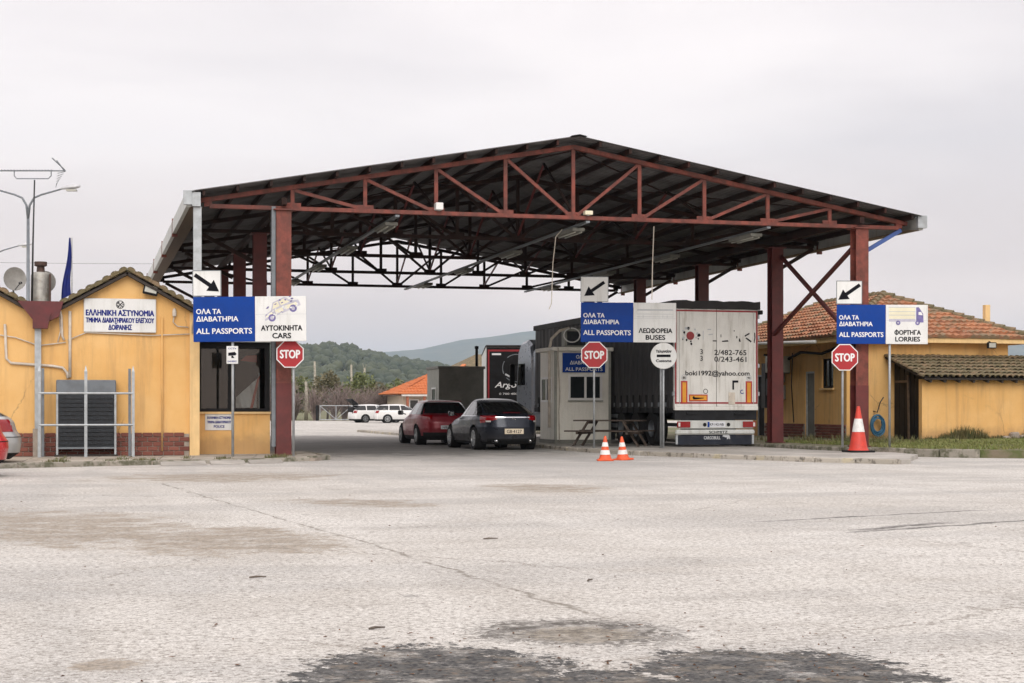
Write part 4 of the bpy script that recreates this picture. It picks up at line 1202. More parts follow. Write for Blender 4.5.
# cable channels below the bottom chords
for s in (2.7, 7.45, 12.25):
    MB().beam((s, -.1, ZC - .1), (s, 23.1, ZC - .1), .10, .05).build('cable_channel', 'galv_dark', cn)
# fluorescent battens hung from the channels
batten = None
rows = {2.7: 'left', 7.45: 'middle', 12.25: 'right'}
for s in rows:
    for j, t_ in enumerate((1.4, 7.3, 13.2, 19.5)):
        lab = 'twin tube light batten under the canopy, %s row, %s' % (rows[s], ['nearest', 'second from front', 'third from front', 'rearmost'][j])
        if batten is None:
            batten = thing('light_batten', lab, 'light fitting', (0, 0, 0), 0, 'light battens under the canopy')
            MB().cbox(-.16, .16, -.75, .75, -.02, .07, .015).build('housing', 'booth_grey', batten)
            for x in (-.085, .085): MB().tube([(x, -.7, -.04), (x, .7, -.04)], .02, 8).build('tube', 'lamp_glass', batten, True)
            for y_ in (-.5, .5): MB().box(-.02, .02, y_ - .02, y_ + .02, .07, .10).build('hanger', 'galv_dark', batten)
            o = batten
        else:
            o = copy_tree(batten); o['label'] = lab
        o.location = (s, t_, ZC - .23)
t = thing('camera_housing', 'small pale box camera on the front truss bottom chord', 'camera', (3.7, -.1, ZC + .045))
MB().cbox(-.09, .09, -.14, .1, .02, .19, .01).build('body', 'pvc', t); MB().box(-.03, .03, -.05, .03, 0, .02).build('foot', 'galv', t)
t = thing('spot_lamp', 'small pale lamp on the middle of the front bottom chord', 'lamp', (7.45, -.1, ZC + .045))
MB().cbox(-.1, .1, -.1, .08, .02, .12, .01).build('body', 'print_cream', t); MB().box(-.03, .03, -.03, .03, 0, .02).build('foot', 'galv', t)
o = MB().tube([(7.3, 1.6, 5.76), (7.22, 1.9, 5.6), (7.17, 2, 4.9), (7.15, 2.05, 3.9), (7.1, 2.1, 3.75)], .012, 5).build('hanging_cable', 'conduit'); tag(o, 'pale cable hanging from the canopy above the grey car', 'cable')
o = MB().tube([(9.55, .95, 5.84), (9.53, 1, 4.9), (9.52, 1.02, 3.97)], .012, 5).build('hanging_cable', 'conduit'); tag(o, 'pale cable hanging behind the buses sign', 'cable')

# ================================================================== sign boards
YAW = R(-14.9)
def arrow(parent, cx, cz, sx, y):
    """diagonal arrow pointing down; sx=+1 down-right, -1 down-left"""
    m = MB(); d = Vector((sx * .82, -.57)).normalized(); p = Vector((-d.y, d.x))
    tail, neck, tip = -d * .33, d * .09, d * .34
    sh = [tail + p * .045, tail - p * .045, neck - p * .045, neck - p * .15, tip, neck + p * .15, neck + p * .045]
    m.add([(cx + q.x, y, cz + q.y) for q in sh], [tuple(range(7))]); m.fix = True
    return m.build('arrow', 'print_black', parent)
def direction_sign(label, loc, edges, zz, ar, poles_x, picto, white_txt, roll=0.):
    """edges: left, split, right (m, local x); zz: panel bottom, panel top, arrow top"""
    t = thing('direction_sign', label, 'sign', loc, YAW, 'passport lane signs')
    zb, zt, za = zz; x0, xs, x1 = edges; aw = za - zt
    for px in poles_x: MB().tube([(px, .06, 0), (px, .06, zt - .05)], .032, 9).build('pole', 'galv', t, True)
    def panel(name, a, b, c, d, mat):
        p = MB().cbox(a, b, -.03, .0, c, d, .006).build(name, mat, t); p.rotation_euler = (0, roll, 0)
        return p
    bl = panel('blue_panel', x0, xs - .003, zb, zt, 'sign_blue'); wh = panel('white_panel', xs + .003, x1, zb, zt, 'sign_white')
    H = zt - zb; W = xs - x0
    text(bl, 'ΟΛΑ ΤΑ', x0 + W * .05, zb + H * .62, H * .115, 'print_white', -.034, W * .40, .022, 'LEFT')
    text(bl, 'ΔΙΑΒΑΤΗΡΙΑ', x0 + W * .05, zb + H * .455, H * .115, 'print_white', -.034, W * .68, .022, 'LEFT')
    text(bl, 'ALL PASSPORTS', x0 + W * .05, zb + H * .18, H * .125, 'print_white', -.034, W * .9, .022, 'LEFT')
    cw = (xs + x1) / 2; WW = x1 - xs
    for k, (s_, f) in enumerate(white_txt):
        text(wh, s_, cw + WW * .02, zb + H * (.24 - .17 * k), H * .12, 'print_black', -.034, WW * f, .032)
    # seam between the boards of the white panel
    MB().box(xs + .003, x1, -.0325, -.03, zb + H * .60, zb + H * .606).build('seam', 'print_grey', wh)
    picto(wh, cw, zb + H * .72, WW, H)
    ap = panel('arrow_panel', x0 - .01, x0 + aw * 1.06, zt + .015, za, 'sign_white')
    m = MB(); a0, a1, b0, b1 = x0 - .01, x0 + aw * 1.06, zt + .015, za
    for q in ((a0, a1, b0, b0 + .015), (a0, a1, b1 - .015, b1), (a0, a0 + .015, b0, b1), (a1 - .015, a1, b0, b1)): m.box(q[0], q[1], -.036, -.03, q[2], q[3])
    m.build('frame', 'galv_dark', ap)
    arrow(ap, x0 + aw * .52, zt + aw * .52, ar, -.034)
    return t
def poly_at(parent, name, mat, pts, cx, cz, s, y, rot=0):
    m = MB(); c_, s_ = math.cos(rot), math.sin(rot); m.fix = False
    q = [(cx + (x * c_ - z * s_) * s, y, cz + (x * s_ + z * c_) * s) for x, z in pts]
    a = sum(q[i][0] * q[(i + 1) % len(q)][2] - q[(i + 1) % len(q)][0] * q[i][2] for i in range(len(q)))
    m.add(q, [tuple(range(len(q)))] if a > 0 else [tuple(range(len(q)))[::-1]])
    return m.build(name, mat, parent)
def pic_car(wh, cx, cz, W, H):
    s = W * .46; y = -.0335; ro = R(24)
    poly_at(wh, 'pictogram', 'print_lilac', [(-.8, -.2), (-.72, .02), (-.4, .1), (-.2, .38), (.35, .40), (.6, .12), (.85, .05), (.85, -.2)], cx, cz, s, y, ro)
    for p in ([(-.32, .12), (-.17, .33), (.02, .34), (.02, .12)], [(.08, .12), (.08, .34), (.3, .34), (.48, .12)], [(-.7, -.1), (-.68, -.01), (-.4, .04), (-.36, -.1)], [(-.25, -.12), (-.25, .04), (.1, .05), (.1, -.12)], [(.2, -.12), (.2, .05), (.72, 0), (.75, -.12)]):
        poly_at(wh, 'pictogram', 'print_cream', p, cx, cz, s, y - .0008, ro)
    for x in (-.48, .5):
        poly_at(wh, 'pictogram', 'print_purple', [(x + .16 * math.cos(k * PI / 6), -.2 + .16 * math.sin(k * PI / 6)) for k in range(12)], cx, cz, s, y - .0012, ro)
        poly_at(wh, 'pictogram', 'print_lilac', [(x + .08 * math.cos(k * PI / 6), -.2 + .08 * math.sin(k * PI / 6)) for k in range(12)], cx, cz, s, y - .002, ro)
    rs = np.random.RandomState(5)
    for k in range(34):       # flaking of the print
        x, z = -.8 + 1.6 * rs.rand(), -.2 + .55 * rs.rand()
        q = [(x + .06 * math.cos(a) * (.4 + rs.rand()), z + .035 * math.sin(a) * (.4 + rs.rand())) for a in np.linspace(0, 5.4, 6)]
        poly_at(wh, 'pictogram', 'sign_white' if k % 3 else 'print_purple', q, cx, cz, s, y - .0026 - k * .00004, ro)
def pic_bus(wh, cx, cz, W, H):
    y = -.0335; s = W * .46
    poly_at(wh, 'pictogram', 'print_grey', [(-.92, .16), (-.88, .24), (.92, .24), (.95, .16)], cx, cz, s, y)
    for z in (-.02, -.16): poly_at(wh, 'pictogram', 'print_grey', [(-.92, z), (-.92, z + .02), (.95, z + .02), (.95, z)], cx, cz, s, y)
    for x in (-.6, .4, .62): poly_at(wh, 'pictogram', 'print_grey', [(x, -.2), (x, -.06), (x + .02, -.06), (x + .02, -.2)], cx, cz, s, y - .001)
def pic_lorry(wh, cx, cz, W, H):
    y = -.0335; s = W * .46
    poly_at(wh, 'pictogram', 'print_cream', [(-.92, -.16), (-.92, .42), (.42, .42), (.42, -.16)], cx, cz, s, y)
    for z in (.42, .2, .02): poly_at(wh, 'pictogram', 'print_grey', [(-.94, z), (-.94, z + .03), (.44, z + .03), (.44, z)], cx, cz, s, y - .001)
    poly_at(wh, 'pictogram', 'print_lilac', [(-.92, -.3), (-.92, -.16), (.44, -.16), (.44, -.3)], cx, cz, s, y)
    poly_at(wh, 'pictogram', 'print_purple', [(.48, -.34), (.48, .44), (.62, .44), (.84, .1), (.86, -.34)], cx, cz, s, y)
    poly_at(wh, 'pictogram', 'print_white', [(.6, .05), (.6, .2), (.74, .2), (.82, .03)], cx, cz, s, y - .001)
    for x in (-.45, .55):
        poly_at(wh, 'pictogram', 'print_purple', [(x + .12 * math.cos(k * PI / 6), -.36 + .12 * math.sin(k * PI / 6)) for k in range(12)], cx, cz, s, y - .002)
        poly_at(wh, 'pictogram', 'print_lilac', [(x + .05 * math.cos(k * PI / 6), -.36 + .05 * math.sin(k * PI / 6)) for k in range(12)], cx, cz, s, y - .003)
# local x is measured from the pole base
direction_sign('blue and white passport sign for CARS on a pole before the police office', (-1.255, -.92, .1), (-.85, .545, 1.705), (2.60, 3.62, 4.22), 1, (0,), pic_car, [('ΑΥΤΟΚΙΝΗΤΑ', .8), ('CARS', .36)], R(-.5))
direction_sign('blue and white passport sign for BUSES in the middle of the yard', (10.83, 3.89, .1), (-2.235, -.79, .385), (2.9, 3.99, 4.7), -1, (0,), pic_bus, [('ΛΕΩΦΟΡΕΙΑ', .78), ('BUSES', .45)], R(.4))
direction_sign('blue and white passport sign for LORRIES beside the ochre shed', (15.36, -.63, .2), (-1.38, -.13, .945), (2.63, 3.63, 4.24), -1, (0,), pic_lorry, [('ΦΟΡΤΗΓΑ', .62), ('LORRIES', .58)], R(.2))
def stop_sign(label, loc, zc, r, ptop, dx=0.):
    t = thing('stop_sign', label, 'stop sign', loc, YAW, 'stop signs at the lane entries')
    MB().tube([(0, .06, 0), (0, .06, ptop)], .03, 9).build('pole', 'galv', t, True)
    def octo(q): return [(dx + q / math.cos(PI / 8) * math.cos(PI / 8 + k * PI / 4), zc + q / math.cos(PI / 8) * math.sin(PI / 8 + k * PI / 4)) for k in range(8)]
    p = MB().plate(octo(r), -.075, -.06).build('plate', 'print_white', t)
    fc = MB().plate(octo(r * .93), -.079, -.0755).build('face', 'stop_red', p)
    text(p, 'STOP', dx, zc - r * .30, r * .62, 'print_white', -.082, r * 1.45, .03)
    for z in (zc - .1, zc + .1): MB().box(dx * .5 - .06, dx * .5 + .06, -.06, .03, z - .015, z + .015).build('clamp', 'alu', p)
    return t
stop_sign('red octagonal stop sign in front of the left red canopy post', (.11, -1.01, .1), 2.33, .31, 3.5, -.06)
stop_sign('red octagonal stop sign before the white kiosk', (9.05, 4.36, .1), 2.56, .36, 3.85, .0)
stop_sign('red octagonal stop sign beside the tall red cone', (14.2, -.32, .2), 2.29, .335, 3.5, .03)
t = thing('camera_notice', 'small white camera surveillance notice on the left sign pole', 'sign', (-1.255, -.95, 2.28), YAW)
p = MB().cbox(-.13, .13, -.02, .01, -.08, .32, .005).build('plate', 'sign_white', t)
poly_at(p, 'pictogram', 'print_black', [(-.09, .02), (-.09, .09), (.06, .11), (.1, .06), (.07, .03)], 0, .08, 1, -.023)
poly_at(p, 'pictogram', 'print_black', [(-.02, -.03), (-.02, .02), (.02, .02), (.05, -.03)], 0, .08, 1, -.0235)
text(p, 'CCTV', 0, .25, .035, 'print_navy', -.023, .18, .03); text(p, 'ΚΑΜΕΡΕΣ', 0, -.04, .035, 'print_navy', -.023, .2, .03)
t = thing('customs_disc_sign', 'round white customs disc sign with black bar on its own pole', 'sign', (10.83, 3.78, .1), YAW)
MB().tube([(.03, .06, 0), (.03, .06, 2.7)], .03, 9).build('pole', 'galv', t, True)
m = MB(); m.lathe([(.001, -.02), (.345, -.02), (.36, -.012), (.36, .004), (.001, .004)], 40, (.03, 0, 2.53), 'y'); m.fix = True
d = m.build('disc', 'sign_white', t)
poly_at(d, 'bar', 'print_black', [(-.19, -.035), (-.19, .035), (.19, .035), (.19, -.035)], .03, 2.53, 1, -.024)
text(d, 'Τελωνείον', .03, 2.62, .075, 'print_black', -.024, .42, .045); text(d, 'Customs', .03, 2.36, .075, 'print_black', -.024, .42, .045)

# ================================================================== kiosk, booth, table, cones
t = thing('kiosk', 'cream panelled customs kiosk with blue passport board, behind the stop sign', 'kiosk', (9.5, 9.7, .1))
W_, D_, H_ = 1.82, 1.75, 2.86
MB().box(0, W_, 0, D_, .0, .12).build('base', 'booth_grey', t)
m = MB()
def wall_holes(m, x0, x1, z0, z1, hx0, hx1, hz0, hz1, y0, y1):
    m.box(x0, hx0, y0, y1, z0, z1); m.box(hx1, x1, y0, y1, z0, z1); m.box(hx0, hx1, y0, y1, z0, hz0); m.box(hx0, hx1, y0, y1, hz1, z1)
wall_holes(m, .03, W_ - .03, .12, H_, .46, 1.52, 1.36, 2.12, .03, .08)
wl_ = m.build('wall', 'white_panel', t)
m = MB(); m.box(.03, .08, .08, .42, .12, H_); m.box(.03, .08, 1.62, D_ - .03, .12, H_); m.box(.03, .08, .42, 1.62, .12, 1.3); m.box(.03, .08, .42, 1.62, 2.05, H_)
m.build('wall', 'white_panel', t); MB().box(W_ - .08, W_ - .03, .08, D_ - .03, .12, H_).build('wall', 'white_panel', t); MB().box(.08, W_ - .08, D_ - .08, D_ - .03, .12, H_).build('wall', 'white_panel', t)
for x in (0, W_ - .07): MB().box(x, x + .07, -.012, .06, .12, H_).build('corner_trim', 'booth_cream', t)
for x in (.40, 1.0, 1.58): MB().box(x - .012, x + .012, .018, .03, .14, 1.3).build('panel_joint', 'white_panel', t)
wi = MB(); 
for a, b, c, d in ((.44, 1.54, 1.34, 1.41), (.44, 1.54, 2.07, 2.14), (.44, .51, 1.41, 2.07), (1.47, 1.54, 1.41, 2.07), (.96, 1.03, 1.41, 2.07)): wi.box(a, b, .012, .07, c, d)
wo = wi.build('window', 'pvc', t); MB().box(.51, .96, .04, .048, 1.41, 2.07).build('pane', 'glass', wo); MB().box(1.03, 1.47, .04, .048, 1.41, 2.07).build('pane', 'glass', wo)
MB().box(.42, 1.56, -.03, .012, 1.30, 1.338).build('sill', 'booth_cream', t)
wi = MB()
for a, b, c, d in ((.40, 1.64, 1.28, 1.35), (.40, 1.64, 2.0, 2.07), (.40, .48, 1.35, 2.0), (1.56, 1.64, 1.35, 2.0), (.98, 1.06, 1.35, 2.0)): wi.box(.012, .07, a, b, c, d)
wo = wi.build('window', 'pvc', t); MB().box(.04, .048, .48, .98, 1.35, 2.0).build('pane', 'glass', wo); MB().box(.04, .048, 1.06, 1.56, 1.35, 2.0).build('pane', 'glass', wo)
rf = MB().cbox(-.1, W_ + .05, -.12, D_ + .1, H_, H_ + .12, .015).build('roof', 'white_panel', t)
bd = MB().box(.25, 1.62, -.03, .012, 2.2, 2.80).build('name_panel', 'sign_blue', t)
text(bd, 'ΟΛΑ ΤΑ', .93, 2.63, .11, 'print_white', -.034, .5, .02); text(bd, 'ΔΙΑΒΑΤΗΡΙΑ', .93, 2.45, .11, 'print_white', -.034, .9, .02); text(bd, 'ALL PASSPORTS', .93, 2.25, .11, 'print_white', -.034, 1.2, .02)
MB().tube([(.14, -.03, .1), (.12, -.03, 1.0), (.15, -.03, 1.6), (.1, -.02, 2.6), (.06, -.16, 2.95)], .016, 6).build('cable', 'conduit', t, True)
m = MB(); m.tube([(-.06, .4, 0.5), (-.06, .4, 2.9), (.0, .35, 3.25), (.25, .3, 3.5), (.55, .25, 3.58)], .045, 8); m.build('service_pipe', 'conduit', t, True)
m = MB(); m.tube([(.62 + .26 * math.cos(a), .22, 3.36 + .22 * math.sin(a)) for a in np.linspace(1.9, 8.0, 22)], .022, 6); m.build('cable_loop', 'pvc', t, True)
MB().cbox(.5, 1.25, .6, .95, H_ + .12, H_ + .72, .02).build('air_conditioner', 'booth_cream', rf)
MB().box(.58, 1.17, .585, .6, H_ + .2, H_ + .64).build('fan_grille', 'coil', rf)

t = thing('booth', 'dark grey inspection booth with thin black flue, beyond the cars', 'booth', (8.74, 22.9, .1))
W_, D_, H_ = 1.78, 2.2, 2.72
MB().box(0, W_, 0, D_, 0, H_ - .1).build('wall', 'booth_grey', t)
MB().box(-.004, .0, .02, D_ - .02, .02, H_ - .12).build('side_cladding', 'booth_cream', t)
MB().cbox(-.05, W_ + .05, -.05, D_ + .05, H_ - .1, H_, .01).build('roof', 'booth_grey', t)
wi = MB()
for a, b, c, d in ((.38, 1.52, 1.0, 1.05), (.38, 1.52, 1.82, 1.87), (.38, .43, 1.05, 1.82), (1.47, 1.52, 1.05, 1.82), (.92, .98, 1.05, 1.82)): wi.box(a, b, -.03, .0, c, d)
wo = wi.build('window', 'booth_grey', t); MB().box(.43, .92, -.012, -.002, 1.05, 1.82).build('pane', 'booth_grey', wo); MB().box(.98, 1.47, -.012, -.002, 1.05, 1.82).build('pane', 'booth_grey', wo)
wi = MB()
for a, b, c, d in ((.5, 1.3, .9, .96), (.5, 1.3, 1.84, 1.9), (.5, .56, .96, 1.84), (1.24, 1.3, .96, 1.84)): wi.box(-.03, -.004, a, b, c, d)
wo = wi.build('window', 'pvc', t); MB().box(-.014, -.006, .56, 1.24, .96, 1.84).build('pane', 'glass', wo)
MB().tube([(1.62, .5, H_ - .02), (1.62, .5, H_ + .72)], .055, 9).build('flue', 'black', t, True)
MB().lathe([(.08, H_ + .70), (.08, H_ + .8), (.0, H_ + .82)], 9, (1.62, .5, 0)).build('flue_cap', 'black', t, True)

t = thing('picnic_table', 'dark weathered wooden picnic table on the platform before the kiosk', 'picnic table', (10.12, 6.2, .1), R(-36))
for k in range(5): MB().cbox(-1.0, 1.0, -.36 + k * .145, -.36 + k * .145 + .13, .72, .76, .008).build('plank', 'table_wood', t)
for y0 in (-.82, .56):
    for k in range(2): MB().cbox(-1.12, 1.12, y0 + k * .14, y0 + k * .14 + .125, .42, .46, .008).build('bench_plank', 'table_wood', t)
for x in (-1, 1):
    for y_ in (-.42, .42): MB().beam((x * .98, y_, 0), (x * .52, y_, .72), .05, .10, (0, 1, 0)).build('leg', 'table_wood', t)
    MB().beam((x * .74, -.8, .385), (x * .74, .8, .385), .06, .07).build('bench_bearer', 'table_wood', t)
    MB().beam((x * .56, -.34, .685), (x * .56, .34, .685), .06, .07).build('top_bearer', 'table_wood', t)

def cone(label, loc, h, r, bands, body, lean=(0, 0), sq=True, base='rubber', bh=.04):
    t = thing('traffic_cone', label, 'traffic cone', loc, rnd.uniform(-.4, .4), 'traffic cones'); t.rotation_euler = (lean[0], lean[1], rnd.uniform(-.4, .4))
    MB().cbox(-r * 1.32, r * 1.32, -r * 1.32, r * 1.32, 0, bh, .012).build('base', base, t)
    rt = r * .16; rad = lambda f: r + (rt - r) * f
    m = MB(); m.lathe([(r * 1.12, bh), (rad(0), bh + .03)] + [(rad(k / 12), bh + (h - bh) * k / 12) for k in range(1, 13)] + [(rt * .7, h + .006), (.001, h + .006)], 28)
    b = m.build('body', body, t, 45)
    for f0, f1 in bands:
        m = MB(); m.lathe([(rad(f0) + .004, bh + (h - bh) * f0), (rad(f1) + .004, bh + (h - bh) * f1)], 28); m.build('band', 'cone_white', b, True)
    return t
cone('small orange cone with white bands, left of the pair', (6.92, -3.05, 0), .56, .14, [(.2, .40), (.55, .74)], 'cone_orange', base='cone_orange')
cone('small orange cone with white bands, leaning, right of the pair', (7.5, -2.6, 0), .54, .14, [(.2, .40), (.55, .74)], 'cone_orange', (0, R(-4)), base='cone_orange')
cone('tall red cone with one white band on the kerb at right', (14.1, -1.35, .1), 1.14, .235, [(.42, .72)], 'cone_red', bh=.05)

# ================================================================== right-hand building
rb = thing('customs_building', 'ochre customs building with red tiled hip roof behind the lorry sign', 'building', (19.2, 9.4, .19))
RO = (19.2, 9.4, .19); ZB = .19
def rsh(m): return shift(m, -RO[0], -RO[1], -RO[2])
EX0, EX1, EY0, EY1 = 18.6, 25.65, 8.9, 20.6; EZ = 3.47; AZ = 5.06
WX0, WX1, WY0, WY1 = 19.2, 25.06, 9.4, 20.0
# walls: front solid, left side with door and window openings
rsh(MB().box(WX0 + .2, WX1, WY0, WY0 + .2, ZB, 3.4)).build('wall', 'ochre', rb)
m = MB(); openings = [(10.35, 11.2, 1.86, 2.83), (11.75, 12.45, .25, 2.43), (15.85, 16.5, .25, 2.4)]
y = WY0
for a, b, c, d in openings:
    m.box(WX0, WX0 + .2, y, a, ZB, 3.4); m.box(WX0, WX0 + .2, a, b, d, 3.4)
    if c > .5: m.box(WX0, WX0 + .2, a, b, ZB, c)
    y = b
m.box(WX0, WX0 + .2, y, WY1, ZB, 3.4); rsh(m).build('wall', 'ochre', rb)
rsh(MB().box(WX0 + .2, WX1, WY1 - .2, WY1, ZB, 3.4)).build('wall', 'ochre', rb); rsh(MB().box(WX1 - .2, WX1, WY0 + .2, WY1 - .2, ZB, 3.4)).build('wall', 'ochre', rb)
rsh(MB().box(WX0 + .9, WX0 + 1.0, WY0 + .3, WY1 - .3, ZB, 3.3)).build('inner_wall', 'interior', rb)
f = MB()
for a, b, c, d in ((10.35, 11.2, 1.86, 1.92), (10.35, 11.2, 2.77, 2.83), (10.35, 10.41, 1.92, 2.77), (11.14, 11.2, 1.92, 2.77), (10.75, 10.8, 1.92, 2.77)): f.box(WX0 + .06, WX0 + .13, a, b, c, d)
wo = rsh(f).build('window', 'black', rb); rsh(MB().box(WX0 + .1, WX0 + .105, 10.41, 11.14, 1.92, 2.77)).build('pane', 'glass', wo)
rsh(MB().box(WX0 - .06, WX0 + .1, 10.28, 11.27, 1.8, 1.858)).build('sill', 'ochre_pale', rb)
for a, b, d, mt in ((11.75, 12.45, 2.43, 'booth_grey'), (15.85, 16.5, 2.4, 'black')):
    f = MB(); f.box(WX0 + .02, WX0 + .12, a, a + .06, ZB, d); f.box(WX0 + .02, WX0 + .12, b - .06, b, ZB, d); f.box(WX0 + .02, WX0 + .12, a + .06, b - .06, d - .06, d)
    do = rsh(f).build('door', 'galv', rb); rsh(MB().box(WX0 + .06, WX0 + .1, a + .06, b - .06, ZB + .02, d - .06)).build('leaf', mt, do)
    rsh(MB().box(WX0 + .03, WX0 + .06, b - .16, b - .12, 1.2, 1.26)).build('handle', 'chrome', do)
rsh(MB().box(WX0 - .03, WX0 + .005, 11.0, 11.72, ZB, 2.5)).build('door_surround', 'mortar', rb) if False else None
# brick plinth of the long side
rsh(MB().box(WX0 - .014, WX0 + .002, WY0 + .02, 11.73, ZB, .66)).build('plinth_mortar', 'mortar', rb); rsh(MB().box(WX0 - .014, WX0 + .002, 12.47, 15.83, ZB, .66)).build('plinth_mortar', 'mortar', rb)
bm_ = MB().cbox(-.03, 0, -.104, .104, -.041, .041, .006); b1 = None; row = 0; z = .245
while z < .64:
    y = 9.55 + (.11 if row % 2 else 0)
    while y < 15.7:
        if not (11.62 < y < 12.58):
            if b1 is None: b1 = bm_.build('brick', 'brick', rb); o = b1
            else: o = link(b1, rb)
            o.location = (-.012, y - RO[1], z - RO[2])
        y += .222
    z += .094; row += 1
# eave fascia and soffit
m = MB(); m.box(EX0, EX1, EY0, EY0 + .05, EZ - .16, EZ); m.box(EX0, EX0 + .05, EY0 + .05, EY1, EZ - .16, EZ); m.box(EX1 - .05, EX1, EY0 + .05, EY1, EZ - .16, EZ)
rsh(m).build('fascia', 'ochre_pale', rb)
m = MB(); m.box(EX0 + .05, EX1 - .05, EY0 + .05, EY1 - .02, EZ - .14, EZ - .1); rsh(m).build('soffit', 'ochre', rb)
# hip roof, tiles laid in real courses
HWX = (EX1 - EX0) / 2; AX = EX0 + HWX; AY0, AY1 = EY0 + HWX, EY1 - HWX
m = MB(); m.add([(EX0 - .04, EY0 - .04, EZ), (EX1 + .04, EY0 - .04, EZ), (EX1 + .04, EY1, EZ), (EX0 - .04, EY1, EZ), (AX, AY0, AZ), (AX, AY1, AZ)], [(0, 1, 4), (1, 2, 5, 4), (2, 3, 5), (3, 0, 4, 5)])
roof = rsh(m).build('roof', 'tile_red', rb)
def tile_courses(name, e0, e1, r0, r1, mat, rows, pitch, amp, parent, off):
    """wavy tile courses on the quad eave e0-e1 → ridge r0-r1"""
    e0, e1, r0, r1 = map(Vector, (e0, e1, r0, r1)); nrm = (e1 - e0).cross(r0 - e0).normalized()
    if nrm.z < 0: nrm = -nrm
    ed = (e1 - e0).normalized(); m = MB(); rs = np.random.RandomState(rows)
    for j in range(rows):
        a0, a1 = e0.lerp(r0, j / rows), e1.lerp(r1, j / rows); b0, b1 = e0.lerp(r0, (j + 1.08) / rows), e1.lerp(r1, (j + 1.08) / rows)
        ln = (a1 - a0).length; nc = max(2, int(ln / pitch))
        vs = []; seg = 4; base = (a0 - e0).dot(ed)
        tot = nc * seg
        rowj = rs.randn(nc + 1) * .008
        for lvl, (p, q, lift) in enumerate(((a0, a1, -.012), (a0, a1, .075), (b0, b1, .006))):
            for k in range(tot + 1):
                w = k / tot; s_ = p.lerp(q, w)
                ph = (s_ - e0).dot(ed) / pitch * 2 * PI
                vs.append(s_ + nrm * (lift + (amp * (.5 + .5 * math.sin(ph)) if lvl else 0) + rowj[k // seg]))
        n = tot + 1
        m.add([(v.x - off[0], v.y - off[1], v.z - off[2]) for v in vs], [(l * n + k, l * n + k + 1, (l + 1) * n + k + 1, (l + 1) * n + k) for l in (0, 1) for k in range(tot)])
    return stuff(m.build(name, mat, parent))
E0 = Vector((EX0 - .06, EY0 - .06, EZ + .01)); E1 = Vector((EX1 + .06, EY0 - .06, EZ + .01)); E2 = Vector((EX0 - .06, EY1, EZ + .01)); A0_, A1_ = Vector((AX, AY0, AZ + .02)), Vector((AX, AY1, AZ + .02)); E3 = Vector((EX1 + .06, EY1, EZ + .01))
tile_courses('roof_tiles', E0, E1, A0_, A0_, 'tile_red', 12, .24, .05, roof, RO)
tile_courses('roof_tiles', E2, E0, A1_, A0_, 'tile_red', 12, .24, .05, roof, RO)
tile_courses('roof_tiles', E1, E3, A0_, A1_, 'tile_red', 12, .24, .05, roof, RO)
def ridge_tiles(a, b, r, mat, parent, off, step=.34):
    a, b = Vector(a), Vector(b); d = (b - a); n = int(d.length / step); dn = d.normalized(); side = dn.cross(Vector((0, 0, 1))).normalized(); up = side.cross(dn)
    m = MB()
    for i in range(n):
        c = a + d * (i / n) + up * rnd.uniform(-.008, .012); vs = []
        for tt, rr, lf in ((0, r * 1.1, .03), (step * 1.06, r * .9, 0)):
            for k in range(7):
                an = PI * k / 6; vs.append(c + dn * tt + side * math.cos(an) * rr + up * (math.sin(an) * rr + lf))
        m.add([(v.x - off[0], v.y - off[1], v.z - off[2]) for v in vs], [(k, k + 1, 8 + k, 7 + k) for k in range(6)] + [(0, 1, 2, 3, 4, 5, 6)])
    return stuff(m.build('ridge_tiles', mat, parent))
for a, b in ((E0, A0_), (E1, A0_), (A0_, A1_), (E2, A1_)): ridge_tiles(a, b, .13, 'tile_moss', roof, RO)
rsh(MB().box(25.2, 25.38, 11.0, 11.18, 3.65, 4.72)).build('chimney', 'ochre_pale', roof)
m = MB(); m.tube([(18.55, 10.3, 3.36), (18.55, 15.3, 3.5)], .055, 8); rsh(m).build('gutter', 'pvc', rb, True)
m = MB(); m.tube([(19.1, 9.6, 3.2), (19.1, 11.0, 3.0), (19.1, 12.6, 3.1), (19.1, 13.6, 2.9), (19.1, 15.6, 3.1)], .05, 6); m.tube([(19.12, 13.3, 3.1), (19.1, 13.35, 2.0), (19.12, 13.2, .7)], .02, 5); m.tube([(19.1, 13.9, 3.0), (19.08, 14.0, 2.5), (19.1, 14.1, 1.2)], .03, 5)
rsh(m).build('wall_cable', 'black', rb, True)
t = thing('air_conditioner', 'small pale air conditioner box under the eave behind the second post', 'air conditioner', (18.85, 13.95, 2.4))
MB().cbox(-.3, .32, -.38, .38, .03, .6, .02).build('casing', 'booth_cream', t); MB().lathe([(.22, -.305), (.02, -.305)], 18, (0, 0, .3), 'x').build('fan_grille', 'coil', t)
for y_ in (-.25, .25): MB().box(-.25, .33, y_ - .02, y_ + .02, 0, .03).build('bracket', 'galv_dark', t)
t = thing('meter_boxes', 'dark electricity meter boxes with pipes on the ochre side wall', 'meter box', (19.19, 14.9, 1.3))
for k, (a, b, c, d) in enumerate(((-.9, -.25, .2, .7), (-.2, .35, .35, .95), (-.85, -.3, .8, 1.3), (.4, .75, -.1, 1.5))): MB().cbox(-.2, 0, a, b, c, d, .012).build('box', 'dark_metal' if k % 2 else 'booth_grey', t)
m = MB()
for y_ in (-.7, -.45, .0, .5): m.tube([(-.06, y_, -.2), (-.06, y_, 1.6)], .025, 6)
m.build('pipes', 'galv_dark', t)
t = thing('floodlight', 'black floodlight under the front eave above the shed roof', 'floodlight', (24.05, 8.9, 3.2))
